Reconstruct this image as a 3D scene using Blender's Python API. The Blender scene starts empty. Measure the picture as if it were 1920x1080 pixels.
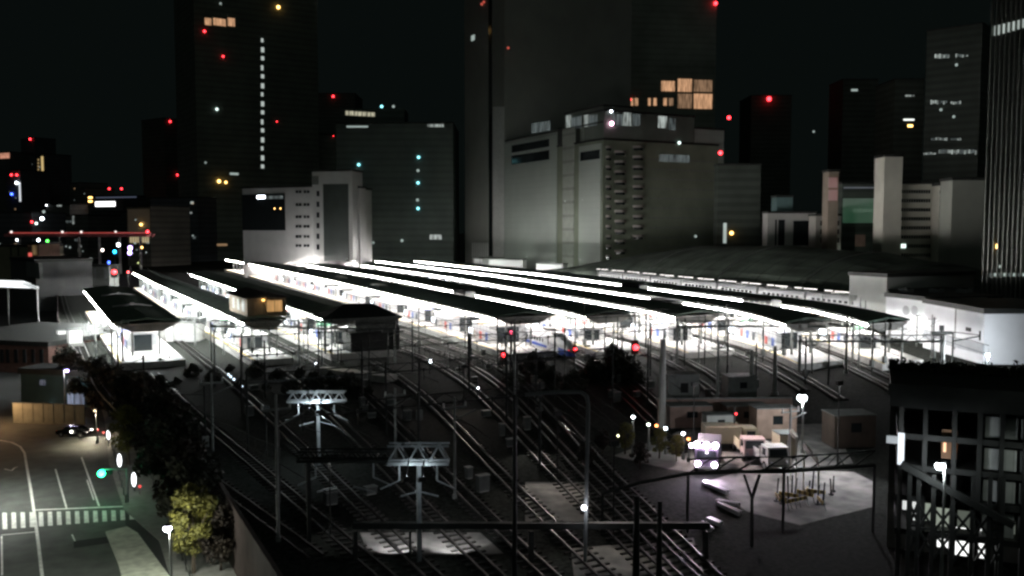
import bpy, bmesh, math, random
from mathutils import Vector, Matrix
R = math.radians
scene = bpy.context.scene
COL = scene.collection
# ------------------------------------------------------------------ camera
F = 1663.0; HY = 430.0; VX = 105.0; H = 28.0
PIT = math.atan((540 - HY) / F)
TH = math.atan((960 - VX) / F * math.cos(PIT))
CT, ST = math.cos(TH), math.sin(TH)
def ray(px, py):
    a = (px - 960) / F; b = (540 - py) / F
    y = math.cos(PIT) + b * math.sin(PIT); z = -math.sin(PIT) + b * math.cos(PIT)
    return a, y, z                      # right, forward, up
def rot(X, Y): return (X * CT + Y * ST, -X * ST + Y * CT)
def W(px, py, z):                       # point seen at a pixel on the level z
    a, y, q = ray(px, py); t = (z - H) / q
    x_, y_ = rot(a * t, y * t); return Vector((x_, y_, z))
def Wd(px, py, D):                      # point seen at a pixel at forward distance D
    a, y, q = ray(px, py); t = D / y
    x_, y_ = rot(a * t, D); return Vector((x_, y_, H + q * t))
cam = bpy.data.cameras.new('camera'); co = bpy.data.objects.new('camera', cam); COL.objects.link(co)
cam.sensor_width = 36; cam.lens = 36 * F / 1920; cam.clip_end = 6000; cam.clip_start = .5
co.location = (0, 0, H); co.rotation_euler = (R(90) - PIT, 0, -TH)
scene.camera = co
# ------------------------------------------------------------------ materials
MATS = {}
def mat(name, col, rough=.7, metal=0.0, var=.25, scale=3.0, emit=None, es=0.0, stripes=None):
    if name in MATS: return MATS[name]
    m = bpy.data.materials.new(name); m.use_nodes = True; nt = m.node_tree
    bs = nt.nodes['Principled BSDF']; bs.inputs['Roughness'].default_value = rough; bs.inputs['Metallic'].default_value = metal
    tc = nt.nodes.new('ShaderNodeTexCoord')
    nz = nt.nodes.new('ShaderNodeTexNoise'); nz.inputs['Scale'].default_value = scale; nz.inputs['Detail'].default_value = 5
    nt.links.new(tc.outputs['Object'], nz.inputs['Vector'])
    rp = nt.nodes.new('ShaderNodeMapRange'); rp.inputs[1].default_value = .3; rp.inputs[2].default_value = .7
    rp.inputs[3].default_value = 1 - var; rp.inputs[4].default_value = 1 + var
    nt.links.new(nz.outputs['Fac'], rp.inputs[0])
    mx = nt.nodes.new('ShaderNodeVectorMath'); mx.operation = 'SCALE'; mx.inputs[0].default_value = col[:3]
    last = rp.outputs[0]
    if stripes:                          # (axis, period, dark factor, duty)
        ax, per, dk, duty = stripes
        sp = nt.nodes.new('ShaderNodeSeparateXYZ'); nt.links.new(tc.outputs['Object'], sp.inputs[0])
        md = nt.nodes.new('ShaderNodeMath'); md.operation = 'PINGPONG'; md.inputs[1].default_value = per / 2
        nt.links.new(sp.outputs[ax], md.inputs[0])
        lt = nt.nodes.new('ShaderNodeMath'); lt.operation = 'LESS_THAN'; lt.inputs[1].default_value = per / 2 * duty
        nt.links.new(md.outputs[0], lt.inputs[0])
        m2 = nt.nodes.new('ShaderNodeMapRange'); m2.inputs[3].default_value = 1; m2.inputs[4].default_value = dk
        nt.links.new(lt.outputs[0], m2.inputs[0])
        mm = nt.nodes.new('ShaderNodeMath'); mm.operation = 'MULTIPLY'
        nt.links.new(last, mm.inputs[0]); nt.links.new(m2.outputs[0], mm.inputs[1]); last = mm.outputs[0]
    nt.links.new(last, mx.inputs['Scale'])
    nt.links.new(mx.outputs[0], bs.inputs['Base Color'])
    if rough > .3:
        bp = nt.nodes.new('ShaderNodeBump'); bp.inputs['Strength'].default_value = .25; bp.inputs['Distance'].default_value = .05
        nt.links.new(nz.outputs['Fac'], bp.inputs['Height']); nt.links.new(bp.outputs[0], bs.inputs['Normal'])
    if emit:
        bs.inputs['Emission Color'].default_value = (*emit, 1); bs.inputs['Emission Strength'].default_value = es
    MATS[name] = m; return m
def glow(name, col, s): return mat(name, (.5, .5, .5), .4, 0, 0, 1, col, s)
def winglow(name, col, s, lo=.25, scale=1.5, vert=True):      # a lit interior: brightness of the room varies behind the glass
    if name in MATS: return MATS[name]
    m = mat(name, (.1, .1, .1), .25, 0, 0, 1, col, s); nt = m.node_tree; bs = nt.nodes['Principled BSDF']
    tc = nt.nodes.new('ShaderNodeTexCoord'); mp = nt.nodes.new('ShaderNodeMapping')
    mp.inputs['Scale'].default_value = (scale, scale, scale * (.12 if vert else 1))
    nz = nt.nodes.new('ShaderNodeTexNoise'); nz.inputs['Scale'].default_value = 1; nz.inputs['Detail'].default_value = 3
    nt.links.new(tc.outputs['Object'], mp.inputs[0]); nt.links.new(mp.outputs[0], nz.inputs['Vector'])
    r = nt.nodes.new('ShaderNodeMapRange'); r.inputs[1].default_value = .35; r.inputs[2].default_value = .65
    r.inputs[3].default_value = s * lo; r.inputs[4].default_value = s
    nt.links.new(nz.outputs['Fac'], r.inputs[0]); nt.links.new(r.outputs[0], bs.inputs['Emission Strength'])
    return m
# ------------------------------------------------------------------ mesh builder
class MB:
    def __init__(s): s.v = []; s.f = []; s.sm = False
    def add(s, vs, fs):
        n = len(s.v); s.v += [tuple(v) for v in vs]; s.f += [tuple(i + n for i in f) for f in fs]; return s
    def box(s, c, d, rz=0, rx=0):
        x, y, z = d[0] / 2, d[1] / 2, d[2] / 2
        M = Matrix.Translation(Vector(c)) @ Matrix.Rotation(rz, 4, 'Z') @ Matrix.Rotation(rx, 4, 'X')
        vs = [M @ Vector((i * x, j * y, k * z)) for k in (-1, 1) for j in (-1, 1) for i in (-1, 1)]
        return s.add(vs, [(0, 2, 3, 1), (4, 5, 7, 6), (0, 1, 5, 4), (2, 6, 7, 3), (0, 4, 6, 2), (1, 3, 7, 5)])
    def b(s, x0, x1, y0, y1, z0, z1): return s.box(((x0 + x1) / 2, (y0 + y1) / 2, (z0 + z1) / 2), (x1 - x0, y1 - y0, z1 - z0))
    def cyl(s, p0, p1, r0, r1=None, n=8, cap=True):
        r1 = r0 if r1 is None else r1
        p0 = Vector(p0); p1 = Vector(p1); d = p1 - p0
        if d.length < 1e-6: return s
        q = d.to_track_quat('Z', 'Y'); vs = []
        for p, r in ((p0, r0), (p1, r1)):
            for i in range(n):
                a = 2 * math.pi * i / n; vs.append(p + q @ Vector((r * math.cos(a), r * math.sin(a), 0)))
        fs = [(i, (i + 1) % n, n + (i + 1) % n, n + i) for i in range(n)]
        if cap: fs += [tuple(range(n - 1, -1, -1)), tuple(range(n, 2 * n))]
        return s.add(vs, fs)
    def bar(s, p0, p1, w, h=None):          # square bar between two points
        h = h or w; p0 = Vector(p0); p1 = Vector(p1); d = p1 - p0
        up = Vector((0, 0, 1)) if abs(d.normalized().z) < .95 else Vector((0, 1, 0))
        sx = d.cross(up).normalized(); uz = sx.cross(d).normalized(); vs = []
        for p in (p0, p1):
            for i, k in ((-1, -1), (1, -1), (1, 1), (-1, 1)): vs.append(p + sx * i * w / 2 + uz * k * h / 2)
        return s.add(vs, [(0, 3, 2, 1), (4, 5, 6, 7), (0, 1, 5, 4), (1, 2, 6, 5), (2, 3, 7, 6), (3, 0, 4, 7)])
    def path(s, pts, r, n=8):
        for a, b_ in zip(pts[:-1], pts[1:]): s.cyl(a, b_, r, r, n)
        return s
    def ball(s, c, r, n=8, m=6, sc=(1, 1, 1)):
        vs = [(c[0], c[1], c[2] - r * sc[2])]
        for j in range(1, m):
            t = -math.pi / 2 + math.pi * j / m
            for i in range(n):
                a = 2 * math.pi * i / n; vs.append((c[0] + r * sc[0] * math.cos(t) * math.cos(a), c[1] + r * sc[1] * math.cos(t) * math.sin(a), c[2] + r * sc[2] * math.sin(t)))
        vs.append((c[0], c[1], c[2] + r * sc[2])); L = len(vs) - 1
        fs = [(0, 1 + (i + 1) % n, 1 + i) for i in range(n)]
        for j in range(m - 2):
            for i in range(n):
                a = 1 + j * n; fs.append((a + i, a + (i + 1) % n, a + n + (i + 1) % n, a + n + i))
        a = 1 + (m - 2) * n; fs += [(a + i, a + (i + 1) % n, L) for i in range(n)]
        return s.add(vs, fs)
    def sweep(s, secs):                     # closed cross-sections (lists of equal length)
        n = len(secs[0]); vs = [p for q in secs for p in q]; fs = []
        for k in range(len(secs) - 1):
            for i in range(n):
                a = k * n; fs.append((a + i, a + (i + 1) % n, a + n + (i + 1) % n, a + n + i))
        fs += [tuple(range(n - 1, -1, -1)), tuple((len(secs) - 1) * n + i for i in range(n))]
        return s.add(vs, fs)
    def prism(s, pts, z0, z1):
        n = len(pts); vs = [(p[0], p[1], z0) for p in pts] + [(p[0], p[1], z1) for p in pts]
        return s.add(vs, [tuple(range(n - 1, -1, -1)), tuple(range(n, 2 * n))] + [(i, (i + 1) % n, n + (i + 1) % n, n + i) for i in range(n)])
    def sheet(s, pts, z): return s.add([(p[0], p[1], z) for p in pts], [tuple(range(len(pts)))])
    def mesh(s, name, m, off=(0, 0, 0), fix=True):
        me = bpy.data.meshes.new(name); ox, oy, oz = off
        me.from_pydata([(x - ox, y - oy, z - oz) for x, y, z in s.v], [], s.f)
        if fix:
            bm = bmesh.new(); bm.from_mesh(me); bmesh.ops.recalc_face_normals(bm, faces=bm.faces); bm.to_mesh(me); bm.free()
        me.materials.append(m)
        if s.sm:
            for p in me.polygons: p.use_smooth = True
        return me
def tag(o, label=None, cat=None, group=None, kind=None):
    if label: o['label'] = label
    if cat: o['category'] = cat
    if group: o['group'] = group
    if kind: o['kind'] = kind
    return o
def thing(name, loc, rz=0, label=None, cat=None, group=None):
    o = bpy.data.objects.new(name, None); o.empty_display_size = .3; COL.objects.link(o); o.location = loc; o.rotation_euler = (0, 0, rz)
    return tag(o, label, cat, group)
def put(name, mb, m, parent=None, label=None, world=False, fix=True):
    """mesh as a part; world=True: the builder holds world coordinates (parent must not be turned)"""
    off = (0, 0, 0)
    if world and parent is not None:
        p = parent
        while p is not None: off = tuple(a + b for a, b in zip(off, p.location)); p = p.parent
    o = bpy.data.objects.new(name, mb.mesh(name, m, off, fix)); COL.objects.link(o); o.parent = parent
    if label: o['label'] = label
    return o
def solo(name, mb, m, loc, label, cat, group=None, kind=None, fix=True):
    o = bpy.data.objects.new(name, mb.mesh(name, m, loc, fix)); COL.objects.link(o); o.location = loc
    return tag(o, label, cat, group, kind)
def kids(o): return [c for c in bpy.data.objects if c.parent == o]
def dup(o, parent=None, loc=None, rz=None, label=None, group=None, sc=None, tree=None):
    c = o.copy(); COL.objects.link(c); c.parent = parent
    if loc is not None: c.location = loc
    if rz is not None: c.rotation_euler = (0, 0, rz)
    if sc: c.scale = (sc,) * 3
    if label: c['label'] = label
    if group: c['group'] = group
    for k in (tree or kids(o)): dup(k, c)
    return c
def lamp(kind, loc, power, col=(1, .95, .88), parent=None, r=.15, spot=None, tgt=None, world=True, blend=.6):
    l = bpy.data.lights.new('lamp_light', kind); l.energy = power; l.color = col; l.shadow_soft_size = r
    if kind == 'SPOT': l.spot_size = R(spot or 120); l.spot_blend = blend
    o = bpy.data.objects.new('lamp_light', l); COL.objects.link(o)
    loc = Vector(loc)
    if kind == 'SPOT':
        d = (Vector(tgt) - loc) if tgt is not None else Vector((0, 0, -1)); o.rotation_euler = d.to_track_quat('-Z', 'Y').to_euler()
    if parent is not None:
        o.parent = parent
        if world: loc = loc - parent.location
    o.location = loc; return o
def interp(x, T):
    if x <= T[0][0]: return T[0][1]
    for (a, b), (c, d) in zip(T[:-1], T[1:]):
        if x <= c: return b + (d - b) * (x - a) / (c - a)
    return T[-1][1]
# the plan of the railway: x of a line that passes x0 at y=150
SL = [(8, -.02), (30, -.02), (42, 0), (70, .047), (87, .068), (104, .1), (121, .115), (138, .12), (180, .12)]
NR = [(5, 15.5), (24, 22), (42, 31), (57, 38), (70, 44), (87, 54), (104, 66), (121, 79), (138, 93), (180, 130)]
def TX(x0, y):
    s = interp(x0, SL)
    if y >= 150:
        d = y - 150
        return x0 + s * (d if d < 130 else 130 + (d - 130) * .45 - (max(0, d - 280)) * .25)
    xn = interp(x0, NR); e = (x0 - xn) / 90 * 1.15
    if y < 60: return xn - e * (60 - y)
    t = (150 - y) / 90; h00 = 2*t**3 - 3*t*t + 1; h10 = t**3 - 2*t*t + t; h01 = -2*t**3 + 3*t*t; h11 = t**3 - t*t
    return h00 * x0 + h10 * (-s * 90) + h01 * xn + h11 * (-e * 90)
ZD = 5.0            # level of the rail deck
random.seed(7)
# ------------------------------------------------------------------ common materials
M_asph = mat('asphalt', (.075, .08, .073), .8, 0, .3, .6)
M_pave = mat('paving', (.22, .22, .2), .8, 0, .2, 1.2)
M_ball = mat('ballast', (.02, .022, .019), .95, 0, .75, 3.5)
M_ground = mat('city_ground', (.035, .036, .035), .9, 0, .4, .1)
M_white = mat('road_paint', (.7, .7, .66), .6, 0, .25, 2)
M_rail = mat('rail_steel', (.085, .08, .078), .5, 1.0, .2, 1)
M_slp = mat('sleeper_concrete', (.045, .043, .04), .9, 0, .4, 2)
M_conc = mat('concrete', (.3, .3, .28), .85, 0, .25, .6)
for m_ in (M_ball, M_slp): m_.node_tree.nodes['Principled BSDF'].inputs['Specular IOR Level'].default_value = .08
M_platf = mat('platform_paving', (.58, .57, .55), .7, 0, .15, 1.5)
M_roof = mat('roof_green', (.11, .16, .125), .75, 0, .35, .5)
M_wsteel = mat('white_painted_steel', (.62, .62, .6), .5, 0, .12, .8)
M_steel = mat('grey_painted_steel', (.2, .21, .2), .55, .2, .25, 1)
M_dark = mat('dark_steel', (.025, .027, .025), .6, .2, .3, 1)
M_galv = mat('galvanised_steel', (.35, .37, .38), .45, .5, .2, 2)
M_ceil = mat('ceiling_board', (.75, .74, .7), .7, 0, .05, 2)
M_glass = mat('dark_glass', (.02, .024, .026), .12, 0, .1, 1)
M_tube = glow('lit_tube', (1, .97, .95), 115)
M_tubeL = glow('lit_tube_low', (1, .96, .9), 9)
M_red = glow('red_lamp', (1, .03, .04), 9)
M_whl = glow('white_lamp', (.85, .92, 1), 14)
M_bluel = glow('blue_lamp', (.05, .12, 1), 8)
M_cyanl = glow('cyan_lamp', (.02, .5, 1), 8)
M_grnl = glow('green_lamp', (.1, 1, .1), 7)
M_ambl = glow('amber_lamp', (1, .55, .15), 6)
M_purl = glow('violet_lamp', (.5, .35, 1), 10)
# ------------------------------------------------------------------ setting
g = MB(); g.sheet([(-3000, -400), (3500, -400), (3500, 5500), (-3000, 5500)], 0)
solo('ground', g, M_ground, (0, 0, 0), None, None, kind='structure')
# rail deck: raised trackbed with retaining edge
Ledge = [(12.5, 20), (12.5, 109), (9.5, 135), (4.5, 160), (1.5, 200), (0, 250), (0, 390), (-6, 520), (-10, 900)]
Redge = [(92, 20), (100, 62), (112, 80), (150, 95), (172, 125), (185, 200), (196, 430), (150, 900)]
g = MB(); g.prism(Ledge + Redge[::-1], 0.02, ZD)
solo('rail_deck', g, M_ball, (0, 0, 0), None, None, kind='structure')
def ribbon(mb, ps, w0, w1, z0, z1):         # strip beside a polyline, offsets w0..w1 to its right
    L = []
    for i, p in enumerate(ps):
        a = Vector(ps[max(0, i - 1)][:2]); b = Vector(ps[min(len(ps) - 1, i + 1)][:2]); d = (b - a).normalized(); n = Vector((d.y, -d.x))
        L.append((Vector(p[:2]) + n * w0, Vector(p[:2]) + n * w1))
    mb.sweep([[(a.x, a.y, z0), (b.x, b.y, z0), (b.x, b.y, z1), (a.x, a.y, z1)] for a, b in L]); return mb
g = MB(); ribbon(g, Ledge[:7], -.35, .003, 0.0, ZD + .5)
solo('retaining_wall', g, mat('parapet_brown', (.05, .036, .032), .85, 0, .3, .5), (12, 60, 0), 'long low brownish wall between the dark trees and the tracks', 'wall')
# street
g = MB(); g.prism([(-40, 30), (4.6, 30), (4.6, 78), (5.2, 95), (4.8, 115), (5.5, 140), (2, 149), (-9, 152), (-60, 152), (-60, 30)], .004, .03)
solo('road', g, M_asph, (0, 0, 0), None, None, kind='structure')
g = MB(); g.prism([(5.2, 95), (7.4, 84), (7.2, 40), (12.1, 40), (12.1, 109), (9.1, 134), (5.5, 150), (5.5, 140), (4.8, 115)], .03, .16)
solo('pavement', g, M_pave, (0, 0, 0), None, None, kind='structure')
g = MB(); P = [W(198, 1000, 0), W(238, 990, 0), W(258, 1002, 0), W(352, 1130, 0), W(240, 1130, 0), W(222, 1060, 0)]
g.prism([(p.x, p.y) for p in P], .034, .17)
solo('traffic_island', g, mat('island_paving', (.5, .52, .42), .8, 0, .25, 1.5), (0, 0, 0), None, None, kind='structure')
# markings: zebra, stop line, lane lines
def line(mb, pa, pb, w, z=.038):
    a = W(*pa, 0); b = W(*pb, 0); d = (b - a).normalized(); n = Vector((d.y, -d.x, 0)) * w / 2
    mb.sheet([a - n, b - n, b + n, a + n], z)
g = MB()
for i in range(15):
    x = 4 + i * 17.0; x2 = 3 - (x * .02)
    yb = 993 - i * 1.3; yt = 962 - i * .35
    a, b = W(x + 1, yb, 0), W(x + 10, yb - .3, 0); c, d = W(x + 8.5, yt, 0), W(x + 0.5, yt, 0)
    g.sheet([a, b, c, d], .038)
solo('crosswalk', g, M_white, (0, 0, 0), None, None, kind='structure')
g = MB()
line(g, (64, 957), (236, 950), .35)
for q in (((104, 880), (125, 954), .17), ((153, 858), (186, 950), .17), ((163, 900), (176, 938), .13), ((135, 1003), (142, 1018), .13), ((2, 1004), (66, 998), .18), ((3, 1006), (4, 1080), .15)): line(g, *q, .038)
pts = [(-20, 826), (0, 826), (22, 830), (38, 838), (46, 850), (51, 880), (58, 920), (66, 975), (72, 1020), (80, 1090)]
for a, b in zip(pts[:-1], pts[1:]): line(g, a, b, .26, .042)
for a, b in zip([(8, 880), (22, 883), (27, 878)], [(22, 883), (27, 878), (33, 876)]): line(g, a, b, .16, .044)
solo('road_marking', g, M_white, (0, 0, 0), None, None, kind='structure')
p = W(172, 1017, 0); g = MB(); g.box((p.x, p.y, .036), (2.9, 1.9, .012))
solo('road_repair_patch', g, mat('fresh_asphalt', (.012, .012, .013), .9, 0, .3, 2), (p.x, p.y, .03), None, None, kind='structure')
# ------------------------------------------------------------------ tracks
def track(x0, y0, y1, label):
    ys = [y0 + (y1 - y0) * i / max(1, int((y1 - y0) / 6)) for i in range(int((y1 - y0) / 6) + 1)]
    ps = [(TX(x0, y), y) for y in ys]
    o = thing('railway_track', (TX(x0, (y0 + y1) / 2), (y0 + y1) / 2, ZD), 0, label, 'railway track', 'railway tracks on the deck')
    for s in (-.53, .53):
        m = MB(); ribbon(m, ps, s - .09, s + .09, ZD + .12, ZD + .29); put('rail', m, M_rail, o, world=True)
    b_ = MB(); b_.box((0, 0, .07), (2.3, .26, .14)); sm = b_.mesh('sleeper', M_slp); y = y0; n = 0; m = MB()
    while y < min(y1, 240):
        if n < 100:
            q = bpy.data.objects.new('sleeper', sm); COL.objects.link(q); q.parent = o; q.location = (TX(x0, y) - o.location.x, y - o.location.y, .004); n += 1
        else: m.box((TX(x0, y), y, ZD + .07), (2.3, .26, .14))
        y += 1.0 if y < 130 else 2.0
    if m.v: tag(put('sleeper_row', m, M_slp, o, world=True), kind='stuff')
TR = [(4.6, 60, 385, 'leftmost pair of rails curving outside the first platform'),
 (22.6, 36, 400, 'pair of rails just left of the second platform with the signal cabin'),
 (39.2, 36, 400, 'pair of rails in the narrow gap between the second and third platforms'),
 (57.4, 20, 480, 'pair of rails right beside the third platform with the peaked roof end'),
 (62.6, 20, 480, 'middle pair of rails in the wide gap before the long bright platform'),
 (67.2, 20, 480, 'pair of rails hugging the left edge of the long bright platform'),
 (82.6, 72, 480, 'pair of rails under the white train at the long bright platform'),
 (87.0, 84, 480, 'pair of rails in front of the fifth platform'),
 (99.6, 88, 460, 'pair of rails right of the fifth platform'),
 (104.2, 88, 460, 'pair of rails left of the sixth platform'),
 (116.8, 92, 440, 'pair of rails right of the sixth platform'),
 (121.2, 85, 440, 'glinting pair of rails running down past the tall yard lamp'),
 (133.6, 85, 440, 'pair of rails right of the seventh platform'),
 (138.0, 88, 440, 'pair of rails left of the rightmost platform'),
 (150.6, 80, 430, 'pair of rails right of the rightmost platform'),
 (13.2, 36, 150, 'stub pair of rails ending in front of the first platform'),
 (31.5, 36, 145, 'stub pair of rails ending in front of the second platform'),
 (48.0, 36, 146, 'stub pair of rails ending in front of the peaked third roof')]
for t in TR: track(*t)
# ------------------------------------------------------------------ platforms
def platform(x0, w, yn, yf, ze, label, tube=M_tube, step=8, roofx=None, over=0, gaps=(), wall=True, endp=True, tubes=(.8, None), cols=True, roofz=.7):
    n = max(2, int((yf - yn) / step)); ys = [yn + (yf - yn) * i / n for i in range(n + 1)]
    o = thing('station_platform', (TX(x0 + w / 2, yn), yn, ZD), 0, label, 'platform', 'station platforms')
    def sw(a, b, z0, z1, y0=None, y1=None, zz=None):
        m = MB(); Y = [y for y in ys if (y0 is None or y >= y0) and (y1 is None or y <= y1)]
        if y0 is not None: Y = [y0] + Y
        if y1 is not None: Y = Y + [y1]
        m.sweep([[(TX(x0, y) + a, y, z0), (TX(x0, y) + b, y, z0), (TX(x0, y) + b, y, z1), (TX(x0, y) + a, y, z1)] for y in Y]); return m
    put('platform_floor', sw(.3, w - .3, ZD + .01, ZD + 1.1, yn - 6), M_platf, o, world=True)
    put('edge_line', sw(.55, .95, ZD + 1.104, ZD + 1.125, yn - 6), mat('tactile_yellow', (.6, .45, .08), .7, 0, .1, 2), o, world=True)
    m = MB(); S = []
    for y in ys:
        X = TX(x0, y); c = w / 2
        S.append([(X, y, ze), (X + c, y, ze + roofz - .12), (X + w, y, ze), (X + w, y, ze + .3), (X + c, y, ze + roofz + .22), (X, y, ze + .3)])
    m.sweep(S); rf = put('roof', m, M_roof, o, world=True)
    put('fascia', sw(-.08, -.003, ze - .06, ze + .34), M_wsteel if tube is not M_tube else M_steel, rf, world=True)
    put('fascia', sw(w + .003, w + .08, ze - .06, ze + .34), M_steel, rf, world=True)
    put('ceiling', sw(.4, w - .4, ze - .22, ze - .1), M_ceil, o, world=True)
    for a in tubes:
        a = w - 1.2 if a is None else a
        put('lamp_strip', sw(a, a + .22, ze - .62, ze - .42, yn + 1.5, yf - 1), tube, o, world=True)
    if endp:
        for q in (0,):
            y = yn; X = TX(x0, y); c = w / 2
            m = MB(); m.sweep([[(X + .1, yy, ze - .05), (X + w - .1, yy, ze - .05), (X + w * .72, yy, ze - 1.5), (X + w * .28, yy, ze - 1.5)] for yy in (y + .02, y + .3)])
            put('end_panel', m, mat('end_panel_grey', (.33, .32, .3), .7, 0, .2, 1), o, world=True)
    if cols:
        y = yn + 3; k = 0; st = max(7, (yf - yn) / 34)
        while y < yf - 2:
            m = MB(); X = TX(x0, y)
            for a in (w * .3, w * .7):
                m.b(X + a - .16, X + a + .16, y - .16, y + .16, ZD + 1.1, ze - .2)
                m.bar((X + a, y, ze - 1.6), (X + a + (-1.6 if a < w / 2 else 1.6), y, ze - .3), .16)
            m.b(X + w * .08, X + w * .92, y - .1, y + .1, ze - .5, ze - .24)
            put('column', m, M_steel, o, world=True); y += st; k += 1
    return o
def stairhouse(x0, w, y, L, label, group, hh=2.7, inset=.28):
    X = TX(x0 + w / 2, y); b = w * (.5 - inset); a = math.atan2(TX(x0, y + L) - TX(x0, y), L)
    o = thing('stair_enclosure', (X, y, ZD + 1.1), -a, label, 'stair enclosure', group)
    m = MB(); m.b(-b, b, 0, L, 0.01, 1.1); put('base_wall', m, M_wsteel, o)
    m = MB(); m.b(-b + .05, b - .05, .1, L - .1, 1.1, hh - .25); put('glazing', m, mat('frosted_panel', (.42, .43, .44), .35, 0, .08, 1.2, stripes=(1, 1.6, .35, .1)), o)
    m = MB(); m.b(-b - .12, b + .12, -.2, L + .2, hh - .25, hh); put('cap_roof', m, M_wsteel, o)
    m = MB(); m.b(-b * .6, b * .6, -.06, -.003, .15, hh - .5); put('doorway', m, M_glass, o)
    for i in range(int(L / 3)): m = MB(); m.b(-b - .06, -b - .003, .8 + i * 3, 2.0 + i * 3, .5, 2.0); put('poster', m, mat('poster%d' % ((i + int(y)) % 4), [(.1, .15, .4), (.5, .1, .08), (.5, .45, .4), (.05, .06, .07)][(i + int(y)) % 4], .5, 0, .5, 2), o)
    return o
def vending(loc, rz, label, group):
    o = thing('vending_machine', loc, rz, label, 'vending machine', group)
    m = MB(); m.b(-.5, .5, -.4, .4, 0, 1.85); put('cabinet', m, mat('vending_white', (.7, .7, .72), .4, 0, .05, 1), o)
    m = MB(); m.b(-.42, .42, -.43, -.403, .8, 1.7); put('display_window', m, glow('vending_glow', (.75, .85, 1), 5), o)
    m = MB(); m.b(-.3, .3, -.43, -.403, .25, .5); put('outlet', m, M_glass, o)
    return o
PL = {}
PL[1] = platform(8.2, 11, 163, 262, 12, 'short leftmost platform under a dark green roof with two white vent ridges', tube=glow('lit_tube_bright', (.96, 1, .98), 210), tubes=(.15, None))
PL[2] = platform(28.2, 7.6, 157, 362, 12, 'second platform, its narrow roof carrying the small lit cabin', tube=glow('lit_tube_cool', (.96, 1, .98), 95), tubes=(.35, None))
PL[3] = platform(42, 12, 158, 340, 12, 'third platform, its dark roof ending in a low peak', tube=glow('lit_tube_cool', (.96, 1, .98), 95))
PL[4] = platform(70.5, 13, 144, 500, 12, 'long bright platform in the middle with the widest lit side and pale skylights', tube=glow('lit_tube_pink', (1, .94, .91), 85), tubes=(.7, 6.3, None))
PL[5] = platform(87.6, 11.6, 139, 480, 12, 'fifth platform, behind the skylight roof, with a blunt pointed roof tip', tube=M_tube)
PL[6] = platform(104.6, 11.6, 131, 450, 12, 'sixth platform, its roof edge one thin line of light', tube=M_tube)
PL[7] = platform(122, 11, 112, 440, 12, 'seventh platform with two grey plant boxes breaking its line of light', tube=M_tube)
PL[8] = platform(139.2, 10.5, 106, 430, 12, 'rightmost platform, its roof tip in front of the white station building', tube=M_tube)
# vents and skylights and cabin
for i, (px, py) in enumerate([(222, 552), (248, 572)]):
    p = W(px, py, 13.0); o = thing('roof_ridge_vent', (p.x, p.y, 12.75), 0, ['pale chevron vent on the leftmost roof, the farther one', 'pale chevron vent on the leftmost roof, the nearer one'][i], 'roof vent', 'chevron vents on the leftmost roof')
    m = MB()
    for s in (-1, 1): m.bar((0, 0, .5), (s * 3.6, 0, .1), .5, .22)
    put('vent_arms', m, M_wsteel, o); m = MB(); m.b(-.35, .35, -.3, .3, .3, .8); put('vent_cap', m, M_wsteel, o)
sk = [(570, 497), (640, 510), (700, 525), (672, 508), (765, 522)]
sk = [(565, 505), (640, 524), (710, 538), (678, 510), (765, 524)]
for i, (px, py) in enumerate(sk):
    off = 3.2 if i < 3 else 9.6
    y = min(range(150, 490), key=lambda y: abs((TX(70.5, y) + off) / y - math.tan(TH + math.atan((px - 960) / F))))
    p = Vector((TX(70.5, y) + off, y, 0)); o = thing('roof_skylight', (p.x, p.y, 12.75), R(-3), ['faint skylight, farthest of three on the left slope of the wide roof', 'faint skylight, middle of three on the left slope of the wide roof', 'faint skylight, nearest of three on the left slope of the wide roof', 'bright skylight, farther one by the thin line of light', 'bright skylight, nearer one by the thin line of light'][i], 'skylight', 'skylights on the wide roof')
    L = 7 + i; m = MB(); m.sweep([[(-1.5, yy, -.1), (1.5, yy, -.1), (1.1, yy, .35), (-1.1, yy, .35)] for yy in (-L / 2, L / 2)]); put('frame', m, M_steel, o)
    m = MB(); m.b(-.95, .95, -L / 2 + .3, L / 2 - .3, .353, .42); put('pane', m, glow('skylight_pane%d' % (i // 3), (.85, .9, .72), .09 if i < 3 else .55), o)
# cabin on second roof
p = W(465, 600, 12.3); o = thing('signal_cabin', (33.2, p.y + 3, 12.3), R(2), 'small cabin with a glowing amber window on the second platform roof', 'cabin')
m = MB(); m.b(-3.6, 3.4, 0, 15, .2, 3.6); put('wall', m, mat('cabin_wall', (.36, .3, .22), .8, 0, .2, 1), o)
m = MB(); m.sweep([[(-4.3, y, 3.6), (4.1, y, 3.6), (0, y, 4.5)] for y in (-1.2, 16)]); put('roof', m, M_dark, o)
m = MB(); m.b(-.2, 2.6, -.06, -.004, 1.0, 3.0); w_ = put('window', m, winglow('cabin_window', (1, .55, .2), .55, .6), o)
m = MB(); m.b(-.35, 2.75, -.1, -.065, .85, 1.0); m.b(-.35, -.2, -.1, -.065, 1, 3.1); m.b(2.6, 2.75, -.1, -.065, 1, 3.1); m.b(1.15, 1.25, -.1, -.065, 1, 3.0); put('window_frame', m, M_dark, w_)
m = MB(); m.b(-2.4, -.9, -.07, -.004, .3, 2.9); put('door', m, mat('cabin_door', (.5, .4, .28), .6, 0, .1, 1), o)
for k in range(3):
    m = MB(); m.b(-3.66, -3.604, 2 + k * 4, 4 + k * 4, 1, 3); put('side_window', m, mat('pale_blind', (.5, .52, .5), .5, 0, .1, 1), o)
lamp('POINT', Vector((-.8, -1.4, 3.3)), 14, (1, .7, .4), o, .1, world=False)
m = MB(); m.b(-1.0, -.6, -.35, -.07, 3.05, 3.25); put('door_lamp', m, M_ambl, o)
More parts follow.
